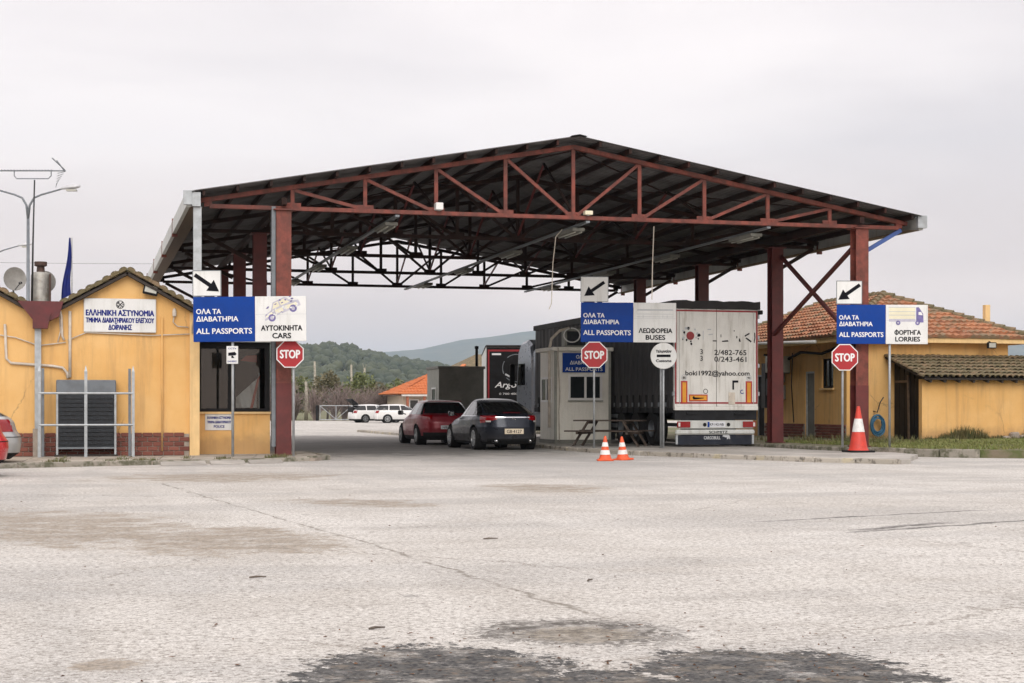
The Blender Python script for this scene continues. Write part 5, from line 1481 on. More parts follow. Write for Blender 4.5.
MB().cbox(-.16, .16, -.2, -.1, -.06, .14, .015).build('housing', 'black', t); MB().box(-.12, .12, -.207, -.2, -.03, .11).build('lens', 'lamp_glass', t); MB().beam((0, -.12, .1), (0, .01, .16), .05, .05).build('bracket', 'black', t)
t = thing('garden_hose', 'coiled blue garden hose hung on the ochre wall beside the post', 'hose', (20.1, 9.2, .2))
m = MB(); rs = np.random.RandomState(4)
for k in range(9):
    rr = .2 + .1 * rs.rand(); zz_ = .55 + rs.randn() * .03
    m.tube([(.05 + rs.randn() * .01 + rr * .8 * math.cos(a), -.05 - .01 * k, zz_ - .12 + rr * 1.15 * math.sin(a)) for a in np.linspace(0, 2 * PI, 20)], .02, 5, False)
m.build('coil', 'hose_blue', t, True); MB().tube([(.05, .19, .9), (.05, -.06, .86), (.13, -.1, 1.18), (.25, -.1, 1.35)], .018, 5).build('hook', 'dark_metal', t)
# shed lean-to
sh = thing('lean_to_shed', 'ochre lean-to shed with mossy tiled roof in front of the customs building', 'shed', (20.66, 7.2, .19))
SO = (20.66, 7.2, .19); ssh = lambda m: shift(m, -SO[0], -SO[1], -SO[2])
ssh(MB().box(20.66, 27.2, 7.2, 7.4, ZB, 2.1)).build('wall', 'ochre', sh)
m = MB(); m.fix = True
m.add([(20.9, 7.4, ZB), (20.9, 9.4, ZB), (20.9, 9.4, 2.78), (20.9, 7.4, 2.08), (20.95, 7.4, ZB), (20.95, 9.4, ZB), (20.95, 9.4, 2.78), (20.95, 7.4, 2.08)], [(0, 1, 2, 3), (7, 6, 5, 4), (0, 4, 5, 1), (1, 5, 6, 2), (2, 6, 7, 3), (3, 7, 4, 0)])
ssh(m).build('side_wall', 'black', sh)
for k in range(6): ssh(MB().box(20.87, 20.9, 7.43 + k * .32, 7.43 + k * .32 + .295, ZB + .02, 2.02 + k * .11)).build('board', 'black', sh)
ssh(MB().beam((20.84, 8.35, ZB), (20.84, 8.4, 2.25), .05, .07)).build('door_post', 'timber', sh); ssh(MB().beam((20.83, 8.4, 2.05), (20.83, 9.2, 2.05), .04, .07)).build('door_lintel', 'timber', sh)
ssh(MB().box(27.0, 27.2, 7.4, 9.4, ZB, 2.1)).build('wall', 'ochre', sh)
dk = deck((20.55, 6.85, 2.12), (20.55, 9.38, 2.86), (6.9, 0, 0), .05, 'timber_dark', 'roof', sh, SO)
barrel_roof((20.5, 6.82, 2.14), (20.5, 9.36, 2.88), (7.0, 0, 0), 34, 7, .105, 'tile_moss', 'roof_tiles', dk, SO)
for k in range(14): ssh(MB().beam((20.8 + k * .5, 6.9, 2.03), (20.8 + k * .5, 7.3, 2.14), .07, .09)).build('rafter_end', 'timber_dark', sh)
m = MB(); m.fix = True; rs = np.random.RandomState(9)
for k in range(10):
    x = 23.35 + k * .33; hh = .12 + .25 * rs.rand(); m.cbox(x, x + .3, 6.98 - .1 * rs.rand(), 7.19, .2, .2 + hh, .05)
o = m.build('rubble', 'mortar'); tag(o, 'heap of grey rubble lying along the shed wall', 'rubble'); stuff(o)

# ================================================================== vehicles: cars
def pl(tab):
    xs = [a for a, b in tab]; ys = [b for a, b in tab]
    return lambda v: np.interp(v, xs, ys)
def smooth_tab(tab, n=240, k=9):
    xs = np.linspace(tab[0][0], tab[-1][0], n); ys = np.interp(xs, [a for a, b in tab], [b for a, b in tab])
    pad = k // 2; yp = np.concatenate([np.full(pad, ys[0]), ys, np.full(pad, ys[-1])]); 
    ysm = np.convolve(yp, np.ones(k) / k, 'valid'); ysm[0] = ys[0]; ysm[-1] = ys[-1]
    return lambda v: np.interp(v, xs, ysm)
def wheel(parent, x, y, r, w, side, style=10):
    m = MB(); hw = w / 2
    prof = [(r * .66, -hw), (r * .93, -hw), (r * .99, -hw * .75), (r, -hw * .3), (r, hw * .3), (r * .99, hw * .75), (r * .93, hw), (r * .66, hw)]
    m.lathe(prof, 30, (0, 0, 0), 'y'); wo = m.build('wheel', 'rubber', parent, 50); wo.location = (x, y, r)
    m = MB(); yo = side * hw
    m.lathe([(r * .68, yo * .8), (r * .69, yo * 1.01), (r * .62, yo * 1.02), (r * .60, yo * .55)], 30, (0, 0, 0), 'y'); m.lathe([(.001, yo * .97), (r * .15, yo * .95), (r * .17, yo * .5)], 16, (0, 0, 0), 'y')
    for k in range(style):
        a = 2 * PI * k / style; c, s = math.cos(a), math.sin(a); w0, w1 = r * .055, r * .075
        v = []
        for rr, ww in ((r * .12, w0), (r * .64, w1)):
            for q in (-1, 1):
                v.append((c * rr - s * ww * q, yo * .93, s * rr + c * ww * q))
        for rr, ww in ((r * .12, w0), (r * .64, w1)):
            for q in (-1, 1):
                v.append((c * rr - s * ww * q, yo * .7, s * rr + c * ww * q))
        m.add(v, [(0, 1, 3, 2), (4, 6, 7, 5), (0, 2, 6, 4), (1, 5, 7, 3)])
    m.fix = True
    m.build('rim', 'rim', wo)
    MB().lathe([(.001, yo * .45), (r * .6, yo * .45)], 20, (0, 0, 0), 'y').build('brake_disc', 'dark_metal', wo)
    return wo
def car(label, loc, rotz, sp, group=None):
    """car body from stacked horizontal outlines; +x is forward"""
    t = thing('car', label, 'car', loc, rotz, group)
    xr, xf, hw = smooth_tab(sp['rear'], 300, 7), smooth_tab(sp['front'], 300, 7), smooth_tab(sp['half'], 300, 7)
    z0, z1 = sp['half'][0][0], sp['half'][-1][0]
    zs = np.concatenate([np.linspace(z0, z1 - .12, sp.get('nz', 64), endpoint=False), z1 - .12 * (1 - np.linspace(0, 1, 26)) ** 2])
    nr, nf = sp.get('nr', 5.), sp.get('nf', 3.6)
    N1, N2 = sp.get('n1', 120), 44
    def prof(xi, n): return (1 - min(1, abs(xi)) ** n) ** (1 / n)
    xiq = np.linspace(-.88, .88, N1)
    rings = []
    for z in zs:
        a0, a1 = float(xr(z)), float(xf(z)); b = max(float(hw(z)), .002); xc = (a0 + a1) / 2 if z > 1e9 else a0 + (a1 - a0) * .45
        la, lf = xc - a0, a1 - xc
        ring = []
        ya = prof(.88, nr); yf = prof(.88, nf)
        for e in np.linspace(-ya, ya, N2, endpoint=False): ring.append((xc - la * prof(e, nr), e * b))      # rear, right(-y) → left(+y)
        for xi in xiq: ring.append((xc + (la if xi < 0 else lf) * xi, b * prof(xi, nr if xi < 0 else nf)))     # left side to the front
        for e in np.linspace(yf, -yf, N2 + 1)[1:-1]: ring.append((xc + lf * prof(e, nf), e * b))
        for xi in xiq[::-1]: ring.append((xc + (la if xi < 0 else lf) * xi, -b * prof(xi, nr if xi < 0 else nf)))
        rings.append([(x, y, z) for x, y in ring])
    n = len(rings[0]); V = np.array(rings)                      # nz, n, 3
    wx = sp['wheels']; rw = sp['wr']; ra = rw + .055
    nzr = len(zs)
    cen = (V[:-1] + V[1:]) / 2; cen = (cen + np.roll(cen, -1, axis=1)) / 2
    du = np.roll(V, -1, axis=1)[:-1] - V[:-1]; dv = V[1:] - V[:-1]
    nm = np.cross(du, dv); nm /= (np.linalg.norm(nm, axis=2, keepdims=True) + 1e-9)
    if (nm[:, N2 + N1 // 2, 1].mean()) < 0: nm = -nm; flip = True
    else: flip = False
    cx_, cy_, cz_ = cen[..., 0], cen[..., 1], cen[..., 2]
    arch = np.zeros(cx_.shape, bool)
    for w in wx: arch |= ((cx_ - w) ** 2 + (cz_ - rw) ** 2 < ra ** 2) & (np.abs(cy_) > .45)
    def patch(mask, name, mat, off, parent=t, smooth=True):
        idx = np.argwhere(mask)
        if len(idx) == 0: return None
        vm = {}; vs = []; fs = []
        vn = np.zeros_like(V); 
        # vertex normals from neighbouring faces
        for i, j in idx:
            q = [(i, j), (i, (j + 1) % n), (i + 1, (j + 1) % n), (i + 1, j)]
            f = []
            for a in q:
                if a not in vm:
                    vm[a] = len(vs); fi, fj = min(a[0], nzr - 2), a[1]
                    nn = nm[fi, fj] + nm[fi, fj - 1] + nm[max(fi - 1, 0), fj] + nm[max(fi - 1, 0), fj - 1]
                    nn = nn / (np.linalg.norm(nn) + 1e-9); vs.append(tuple(V[a] + nn * off))
                f.append(vm[a])
            fs.append(tuple(f[::-1]) if flip else tuple(f))
        m = MB(); m.add(vs, fs); return m.build(name, mat, parent, smooth)
    def islands(mask):
        todo = set(map(tuple, np.argwhere(mask))); out = []
        while todo:
            st = [todo.pop()]; cur = []
            while st:
                i, j = st.pop(); cur.append((i, j))
                for q in ((i + 1, j), (i - 1, j), (i, (j + 1) % n), (i, (j - 1) % n)):
                    if q in todo: todo.discard(q); st.append(q)
            if len(cur) >= 6:
                mm = np.zeros(mask.shape, bool); mm[tuple(np.array(cur).T)] = True; out.append(mm)
        return out
    S = dict(x=cx_, y=cy_, z=cz_, nx=nm[..., 0], ny=nm[..., 1], nz=nm[..., 2], ay=np.abs(cy_))
    body = ~arch
    low = (cz_ < sp.get('trim_z', .26)) & body
    bo = patch(body & ~low, 'body', sp['paint'], 0)
    patch(low, 'bumper_trim', 'rubber', 0)
    # flat roof lid so nothing shows through the tiny apex
    for nm_, mat, off, pred in sp['patches']:
        mk = pred(S) & body
        for isl in islands(mk): patch(isl, nm_, mat, off)
    # underbody and wheel wells
    m = MB(); h = sp['half'][3][1] - .12
    m.box(sp['rear'][1][1] + .18, sp['front'][1][1] - .18, -h + .22, h - .22, .2, .7); m.build('underbody', 'black', t)
    for w in wx:
        for s in (-1, 1):
            m = MB(); m.lathe([(ra, 0), (ra, .26), (.001, .26)], 18, (w, s * (h + .06), rw), 'y') if s < 0 else m.lathe([(ra, 0), (ra, -.26), (.001, -.26)], 18, (w, s * (h + .06), rw), 'y')
            m.build('wheel_well', 'black', t)
            wheel(t, w, s * (sp['track'] - .105), rw, .215, s, sp.get('spokes', 10))
    for s in (-1, 1):   # mirrors
        mx, mz = sp['mirror']; yb = float(hw(mz)) 
        m = MB(); m.cbox(mx - .06, mx + .06, min(s * (yb + .06), s * (yb + .24)), max(s * (yb + .06), s * (yb + .24)), mz - .02, mz + .13, .03); mo = m.build('mirror', sp.get('mirror_mat', sp['paint']), t, 60)
        MB().beam((mx, s * (yb - .03), mz), (mx, s * (yb + .1), mz + .03), .05, .03).build('mirror_stalk', 'black', mo)
        m = MB().box(mx - .066, mx - .06, min(s * (yb + .09), s * (yb + .22)), max(s * (yb + .09), s * (yb + .22)), mz, mz + .11); m.build('mirror_glass', 'car_glass', mo)
    return t
def sidewin(z0, z1, xa, xb, sl_a, sl_b, gaps):
    """side glass between x limits that lean with height"""
    def f(S):
        k = (S['z'] - z0) / (z1 - z0)
        lo, hi = xa + sl_a * k, xb + sl_b * k
        m = (S['z'] > z0) & (S['z'] < z1) & (S['x'] > lo) & (S['x'] < hi) & (np.abs(S['ny']) > .55)
        for g, w, sl in gaps: m &= np.abs(S['x'] - (g + sl * k)) > w
        return m
    return f
# --- dark grey liftback, seen from behind
def rear_at(spec):
    f = smooth_tab(spec, 300, 7)
    return f
G_rear = [(.17, -2.22), (.30, -2.36), (.5, -2.40), (.66, -2.41), (.80, -2.37), (.97, -2.33), (1.015, -2.25), (1.10, -2.03), (1.25, -1.55), (1.36, -1.12), (1.44, -.72), (1.475, -.35), (1.49, -.05)]
G_front = [(.17, 2.2), (.4, 2.38), (.6, 2.36), (.72, 2.2), (.84, 1.75), (.93, 1.05), (1.0, .88), (1.2, .55), (1.38, .22), (1.44, .08), (1.475, 0.), (1.49, -.04)]
G_half = [(.17, .80), (.26, .875), (.45, .915), (.68, .925), (.86, .915), (.95, .885), (1.02, .845), (1.2, .735), (1.36, .63), (1.42, .575), (1.46, .48), (1.48, .33), (1.49, .0)]
gr = smooth_tab(G_rear, 300, 7)
def is_rear(S, w=.35): return (S['x'] < gr(S['z']) + w)
grey = dict(rear=G_rear, front=G_front, half=G_half, nr=3.5, nf=3.4, wheels=(-1.32, 1.42), wr=.335, track=.90, paint='car_grey', trim_z=.24, mirror=(.72, .98), nz=80, n1=150, spokes=10,
    patches=[
        ('rear_window', 'car_glass', .004, lambda S: is_rear(S, .26) & (S['z'] > 1.045) & (S['z'] < 1.40) & (S['ay'] < .81 - (S['z'] - 1.045) * .58) & (S['nx'] < -.2)),
        ('side_window', 'car_glass', .004, sidewin(.985, 1.37, -1.85, .86, .72, -.62, [(-.25, .04, -.05), (-1.22, .03, .10)])),
        ('windshield', 'car_glass', .004, lambda S: (S['nx'] > .35) & (S['z'] > 1.0) & (S['z'] < 1.40) & (S['ay'] < .78 - (S['z'] - 1) * .5)),
        ('tail_light', 'lamp_red', .008, lambda S: is_rear(S, .55) & (S['z'] > .75 + np.clip((.90 - S['ay']), 0, .5) * .30) & (S['z'] < .975) & (S['ay'] > .46) & (S['y'] > 0)),
        ('tail_light', 'lamp_red', .008, lambda S: is_rear(S, .55) & (S['z'] > .75 + np.clip((.90 - S['ay']), 0, .5) * .30) & (S['z'] < .975) & (S['ay'] > .46) & (S['y'] < 0)),
        ('lamp_lens', 'lamp_clear', .011, lambda S: is_rear(S, .3) & (S['z'] > .80) & (S['z'] < .845) & (S['ay'] > .62) & (S['ay'] < .76)),
        ('chrome_strip', 'chrome', .012, lambda S: is_rear(S, .2) & (S['z'] > .915) & (S['z'] < .945) & (S['ay'] < .50)),
        ('third_brake_light', 'lamp_red', .008, lambda S: is_rear(S, .2) & (S['z'] > 1.052) & (S['z'] < 1.075) & (S['ay'] < .24)),
        ('rear_diffuser', 'rubber', .003, lambda S: is_rear(S, .3) & (S['z'] < .34) & (S['ay'] < .72)),
        ('tailgate_seam', 'black', .002, lambda S: is_rear(S, .25) & (S['z'] > .60) & (S['z'] < .612) & (S['ay'] < .66)),
        ('window_trim', 'chrome', .006, lambda S: (S['z'] > .962) & (S['z'] < .98) & (np.abs(S['ny']) > .5) & (S['x'] > -1.9) & (S['x'] < .86)),
        ('headlight', 'lamp_clear', .006, lambda S: (S['x'] > 1.9) & (S['z'] > .62) & (S['z'] < .74) & (S['ay'] > .45)),
    ])
def plate_on(t, x, z, mat, txt, w=.52, h=.115, tilt=0):
    p = MB().cbox(x - .015, x, -w / 2, w / 2, z - h / 2, z + h / 2, .004).build('number_plate', mat, t)
    o = text(p, txt, 0, 0, h * .62, 'print_black', 0, w * .78, .01, name='plate_lettering')
    if o:  # text faces -y in its own frame; the plate faces -x
        o.rotation_euler = (0, 0, R(-90)); o.location = (x - .017, 0, z - h * .31)
    return p
gc = car('dark grey liftback car waiting at the kiosk, seen from behind', (7.16, 8.5, 0), R(91.8), grey)
plate_on(gc, -2.41, .54, 'plate', 'GB·4127', .56, .15)
m = MB(); m.lathe([(.06, 0), (.05, .012), (.02, .02)], 14, (0, 0, 0), 'x'); o = m.build('badge', 'chrome', gc); o.location = (-2.365, 0, .87)
m = MB()
for y_ in (-.5, .5): m.tube([(-2.38, y_, .27), (-2.2, y_, .27)], .045, 10)
m.build('exhaust', 'chrome', gc, True)
# --- maroon hatchback
R_rear = [(.17, -2.0), (.32, -2.13), (.55, -2.15), (.75, -2.13), (.93, -2.07), (1.0, -1.98), (1.12, -1.88), (1.3, -1.66), (1.40, -1.45), (1.445, -1.0), (1.465, -.5), (1.475, -.15)]
R_front = [(.17, 1.95), (.4, 2.13), (.6, 2.11), (.74, 1.95), (.86, 1.5), (.95, .95), (1.0, .85), (1.2, .52), (1.38, .2), (1.44, .05), (1.465, -.05), (1.475, -.13)]
R_half = [(.17, .79), (.26, .86), (.45, .895), (.68, .908), (.86, .90), (.95, .875), (1.02, .845), (1.2, .755), (1.36, .66), (1.42, .60), (1.45, .49), (1.465, .33), (1.475, .0)]
rr_ = smooth_tab(R_rear, 300, 7)
def is_rear2(S, w=.3): return S['x'] < rr_(S['z']) + w
red = dict(rear=R_rear, front=R_front, half=R_half, nr=3.8, nf=3.4, wheels=(-1.24, 1.36), wr=.32, track=.885, paint='car_red', trim_z=.30, mirror=(.7, .99), mirror_mat='black', nz=72, n1=130, spokes=5,
    patches=[
        ('rear_window', 'car_glass', .004, lambda S: is_rear2(S, .24) & (S['z'] > 1.02) & (S['z'] < 1.38) & (S['ay'] < .72 - (S['z'] - 1.02) * .35) & (S['nx'] < -.2)),
        ('side_window', 'car_glass', .004, sidewin(.985, 1.35, -1.72, .84, .28, -.6, [(-.30, .04, -.05), (-1.15, .03, .05)])),
        ('windshield', 'car_glass', .004, lambda S: (S['nx'] > .35) & (S['z'] > 1.0) & (S['z'] < 1.39) & (S['ay'] < .78 - (S['z'] - 1) * .5)),
        ('tail_light', 'lamp_red', .008, lambda S: is_rear2(S, .38) & (S['z'] > .84) & (S['z'] < .96) & (S['ay'] > .50) & (S['y'] > 0)),
        ('tail_light', 'lamp_red', .008, lambda S: is_rear2(S, .38) & (S['z'] > .84) & (S['z'] < .96) & (S['ay'] > .50) & (S['y'] < 0)),
        ('rear_bumper_trim', 'rubber', .004, lambda S: is_rear2(S, .35) & (S['z'] < .42) & (S['ay'] < .85)),
        ('tailgate_crease', 'chrome', .006, lambda S: is_rear2(S, .2) & (S['z'] > .985) & (S['z'] < 1.015) & (S['ay'] < .74)),
    ])
rc = car('maroon hatchback car in the lane ahead of the dark grey car', (6.82, 14.85, 0), R(90), red)
plate_on(rc, -2.16, .58, 'plate_white', 'NIB 4061', .5, .12)
m = MB(); m.cbox(-1.62, -1.42, -.55, .55, 1.405, 1.435, .01); m.build('spoiler', 'car_red', rc)
# --- white cars in the far yard
W_rear = [(.17, -2.2), (.32, -2.33), (.55, -2.35), (.8, -2.32), (1.0, -2.25), (1.25, -2.1), (1.40, -1.95), (1.47, -1.6), (1.5, -.9), (1.51, -.5)]
W_front = [(.17, 2.1), (.4, 2.3), (.62, 2.28), (.78, 2.1), (.9, 1.6), (.98, 1.05), (1.03, .95), (1.25, .55), (1.40, .25), (1.47, .0), (1.5, -.3), (1.51, -.48)]
W_half = [(.17, .79), (.26, .86), (.45, .895), (.68, .908), (.86, .90), (.97, .875), (1.05, .845), (1.25, .75), (1.40, .66), (1.45, .60), (1.48, .49), (1.5, .33), (1.51, .0)]
wr_ = smooth_tab(W_rear, 300, 7)
white = dict(rear=W_rear, front=W_front, half=W_half, nr=4.6, nf=3.4, wheels=(-1.3, 1.4), wr=.33, track=.885, paint='car_white', trim_z=.30, mirror=(.75, 1.0), nz=46, n1=90, spokes=7,
    patches=[
        ('rear_window', 'car_glass', .004, lambda S: (S['x'] < wr_(S['z']) + .24) & (S['z'] > 1.04) & (S['z'] < 1.38) & (S['ay'] < .68)),
        ('side_window', 'car_glass', .004, sidewin(1.02, 1.39, -2.05, .9, .14, -.58, [(-.25, .04, -.05), (-1.2, .04, .02)])),
        ('windshield', 'car_glass', .004, lambda S: (S['nx'] > .35) & (S['z'] > 1.03) & (S['z'] < 1.42) & (S['ay'] < .76)),
        ('tail_light', 'lamp_red', .008, lambda S: (S['x'] < wr_(S['z']) + .30) & (S['z'] > .78) & (S['z'] < .98) & (S['ay'] > .60)),
        ('headlight', 'lamp_clear', .006, lambda S: (S['x'] > 1.75) & (S['z'] > .64) & (S['z'] < .78) & (S['ay'] > .5)),
    ])
car('white estate car parked across the far yard, nearer the orange roof', (20.15, 88.6, 0), R(-6), white, 'white cars in the far yard')
w2 = car('white car with raised tailgate parked by the field gate', (18.7, 92.6, 0), R(12), dict(white, paint='car_white'), 'white cars in the far yard')
m = MB(); m.cbox(-.75, 0, -.6, .6, -.05, .08, .03); o = m.build('tailgate', 'black', w2); o.location = (-1.82, 0, 1.45); o.rotation_euler = (0, R(38), 0)
for y_ in (-.55, .55): MB().tube([(-2.2, y_, 1.0), (-2.3, y_, 1.75)], .02, 5).build('gas_strut', 'black', w2)
MB().box(-2.3, -2.2, -.55, .55, .75, 1.3).build('boot_opening', 'black', w2)
# --- two cars cut by the left edge of the picture
S_rear = [(.17, -1.98), (.3, -2.16), (.5, -2.2), (.62, -2.19), (.75, -2.1), (.92, -2.05), (1.0, -1.98), (1.08, -1.84), (1.3, -1.42), (1.40, -1.1), (1.44, -.7), (1.46, -.2)]
sr_ = smooth_tab(S_rear, 300, 7)
silver = dict(red, rear=S_rear, paint='car_silver', mirror_mat='car_silver', nz=72,
    half=[(z * .993, w) for z, w in R_half[:-1]] + [(1.46, 0.)], front=[(z * .99, x) for z, x in R_front[:-1]] + [(1.46, -.18)],
    patches=[
        ('rear_window', 'car_glass', .004, lambda S: (S['x'] < sr_(S['z']) + .24) & (S['z'] > 1.03) & (S['z'] < 1.36) & (S['ay'] < .70)),
        ('side_window', 'car_glass', .004, sidewin(.97, 1.33, -1.6, .84, .45, -.6, [(-.30, .04, -.05), (-1.05, .03, .05)])),
        ('tail_light', 'lamp_red', .012, lambda S: (S['x'] < sr_(S['z']) + .34) & (S['z'] > .72) & (S['z'] < .96) & (S['ay'] > .62)),
        ('bumper_line', 'black', .002, lambda S: (S['x'] < sr_(S['z']) + .5) & (S['z'] > .615) & (S['z'] < .63)),
    ])
car('silver car parked at the left edge beside the guard rail', (-7.93, -3.55, 0), R(186), silver)
scar = dict(silver, paint='car_scarlet', mirror_mat='car_scarlet')
car('red car at the left picture edge, in front of the silver car', (-7.98, -8.0, 0), R(183), scar)

# ================================================================== vehicles: trailers and tractor
def trailer_wheels(t, ys, hw_, r=.5):
    for yy in ys:
        for s in (-1, 1):
            m = MB(); m.lathe([(r * .5, -.17), (r * .93, -.17), (r, -.12), (r, .12), (r * .93, .17), (r * .5, .17)], 26, (0, 0, 0), 'x'); o = m.build('wheel', 'rubber', t, 50); o.location = (s * (hw_ - .2), yy, r)
            m = MB(); m.lathe([(.001, s * .1), (r * .2, s * .12), (r * .25, s * .02), (r * .5, s * .06), (r * .52, s * .17)], 20, (0, 0, 0), 'x'); m.build('rim', 'galv_dark', o, 40)
t = thing('lorry_trailer', 'white door lorry trailer with dark curtain side, parked behind the buses sign', 'trailer', (12.76, 4.62, .1), R(1))
HWt, Lt, Zf, Zr = 1.27, 13.6, 1.12, 3.92
MB().box(-HWt + .04, HWt - .04, .05, Lt, Zf + .02, Zr).build('box_body', 'chassis', t)
# rear frame, doors
m = MB(); m.box(-HWt, -HWt + .10, 0, .12, Zf - .02, Zr); m.box(HWt - .10, HWt, 0, .12, Zf - .02, Zr); fr_ = m.build('rear_frame', 'trailer_white', t)
m = MB(); m.box(-HWt + .012, -HWt + .055, -.012, .0, Zf + .1, Zr - .06); m.box(HWt - .055, HWt - .012, -.012, .0, Zf + .1, Zr - .06); m.box(-HWt + .055, HWt - .055, -.012, .0, Zr - .105, Zr - .06); m.box(-HWt + .055, HWt - .055, -.012, .0, Zf + .10, Zf + .145)
m.build('reflective_tape', 'trailer_red', fr_)
for s in (-1, 1):
    a, b = (-HWt + .06, -.008) if s < 0 else (.008, HWt - .06)
    d = MB().cbox(a, b, -.008, .05, Zf + .02, Zr - .02, .008).build('rear_door', 'trailer_white', t)
    for k in range(7):
        x = a + (b - a) * (k + .5) / 7; MB().box(x - .006, x + .006, -.0105, -.008, Zf + .3, Zr - .2).build('door_rib', 'trailer_white', d)
    for k in ((.93,) if s > 0 else (.07,)):
        x = a + (b - a) * k; MB().tube([(x, -.03, Zf + .1), (x, -.03, Zr - .1)], .009, 6).build('lock_bar', 'trailer_white', d, True)
    for z in (1.5, 2.3, 3.1, 3.7): 
        x = s * (HWt + .02); MB().cbox(x - .03, x + .03, -.02, .08, z - .06, z + .06, .01).build('hinge', 'galv', d)
dd = t
lx = text(t, '3', -.46, 2.62, .145, 'print_black', -.014, None, .012); text(t, '3', -.46, 2.43, .145, 'print_black', -.014, None, .012)
text(t, '2/482-765', .42, 2.60, .15, 'print_black', -.014, .98, .012); text(t, '0/243-461', .42, 2.41, .15, 'print_black', -.014, .98, .012)
text(t, 'boki1992@yahoo.com', .03, 2.02, .135, 'print_black', -.014, 1.95, .022)
# worn-away name and round emblem
m = MB(); m.lathe([(.001, -.016), (.12, -.016)], 20, (-.80, 0, 3.13), 'y'); m.build('emblem', 'print_red', t)
rs = np.random.RandomState(12)
for k in range(16):
    a = rs.rand() * 6.28; rr = .17 + .10 * rs.rand()
    x, z = -.80 + rr * math.cos(a), 3.13 + rr * math.sin(a) * .9
    poly_at(t, 'emblem', 'print_black' if k % 2 else 'print_grey', [(-.05, -.03), (.0, -.045), (.05, -.01), (.02, .04), (-.03, .03)], x, z, .5 + .7 * rs.rand(), -.0165, rs.rand() * 3)
for k, p in enumerate(([(-.42, 3.02), (-.42, 3.28), (-.40, 3.28), (-.40, 3.02)], [(-.28, 3.3), (-.28, 3.33), (-.18, 3.33), (-.16, 3.3)], [(-.25, 3.15), (-.25, 3.18), (-.13, 3.2), (-.11, 3.17)], [(-.12, 2.98), (-.12, 3.01), (.0, 3.01), (.0, 2.98)], [(.16, 2.97), (.16, 3.0), (.34, 3.02), (.36, 2.98)], [(.52, 3.27), (.52, 3.3), (.55, 3.3), (.55, 3.27)], [(.60, 3.08), (.60, 3.14), (.63, 3.14), (.63, 3.08)], [(.68, 2.98), (.68, 3.07), (.71, 3.07), (.74, 2.98)], [(.86, 3.12), (.86, 3.16), (1.0, 3.24), (1.01, 3.2)], [(.88, 3.08), (.92, 3.1), (1.07, 3.0), (1.05, 2.96)], [(1.13, 2.95), (1.16, 3.1), (1.15, 3.24), (1.18, 3.24), (1.19, 3.1), (1.16, 2.95)], [(.12, 3.1), (.12, 3.18), (.14, 3.18), (.14, 3.1)])):
    poly_at(t, 'lettering', 'print_black' if k > 2 else 'print_grey', p, 0, 0, 1, -.0162)
# chevron boards, plates on the doors
for s in (-1, 1):
    x = s * .985; b = MB().box(x - .095, x + .095, -.024, -.012, Zf + .10, Zf + .74).build('marker_board', 'reflect_red', t); MB().box(x - .055, x + .055, -.028, -.0245, Zf + .14, Zf + .70).build('marker_field', 'reflect_amber', b)
    m = MB(); m.lathe([(.085, -.02), (.07, -.02)], 20, (x, 0, Zf + .84), 'y'); m.build('speed_disc', 'print_grey', t); text(t, '80' if s < 0 else '90', x, Zf + .80, .07, 'print_black', -.02, .09, .01)
b = MB().box(-.84, -.28, -.024, -.012, Zf + .17, Zf + .36).build('marker_board', 'reflect_red', t); MB().box(-.81, -.31, -.028, -.0245, Zf + .2, Zf + .33).build('marker_field', 'reflect_amber', b); poly_at(b, 'pictogram', 'print_black', [(-.72, Zf + .22), (-.74, Zf + .29), (-.70, Zf + .315), (-.66, Zf + .28), (-.4, Zf + .27), (-.4, Zf + .25), (-.64, Zf + .22)], 0, 0, 1, -.029)
m = MB(); m.lathe([(.07, -.02), (.055, -.02)], 20, (-.34, 0, Zf + .45), 'y'); m.build('speed_disc', 'print_black', t)
MB().box(.36, .56, -.022, -.012, Zf + .08, Zf + .42).build('patch', 'conduit', t)
for q in ((.48, .66, Zf + .70, Zf + .76), (.48, .53, Zf + .5, Zf + .70)): MB().box(q[0], q[1], -.02, -.012, q[2], q[3]).build('sticker', 'print_black', t)
m = MB(); m.lathe([(.06, -.019), (.04, -.019)], 16, (.78, 0, Zf + .44), 'y', R(60), R(330)); m.build('sticker', 'sign_blue', t)
# roof cover hanging over the top edge
m = MB(); nX = 14
top = []; 
for k in range(nX + 1):
    x = -HWt - .05 + (2 * HWt + .1) * k / nX; top.append((x, .012 * math.sin(k * 1.3) + .01 * math.sin(k * 3.7)))
for k in range(nX):
    (x0, a), (x1, b_) = top[k], top[k + 1]
    m.add([(x0, -.06, Zr - .03 + a * .25), (x1, -.06, Zr - .03 + b_ * .25), (x1, -.06, Zr + .20 + b_), (x0, -.06, Zr + .20 + a), (x0, Lt, Zr - .03), (x1, Lt, Zr - .03), (x1, Lt, Zr + .14), (x0, Lt, Zr + .14)], [(0, 1, 2, 3), (3, 2, 6, 7), (0, 4, 5, 1), (5, 4, 7, 6)])
m.add([(-HWt - .05, -.06, Zr - .03), (-HWt - .05, -.06, Zr + .2), (-HWt - .05, Lt, Zr + .14), (-HWt - .05, Lt, Zr - .03), (HWt + .05, -.06, Zr - .03), (HWt + .05, -.06, Zr + .2), (HWt + .05, Lt, Zr + .14), (HWt + .05, Lt, Zr - .03)], [(0, 1, 2, 3), (4, 7, 6, 5)]); m.fix = True
m.build('roof_cover', 'curtain_top', t)
MB().cbox(HWt, HWt + .13, -.08, .06, Zr - .16, Zr - .04, .02).build('top_lamp', 'black', t)
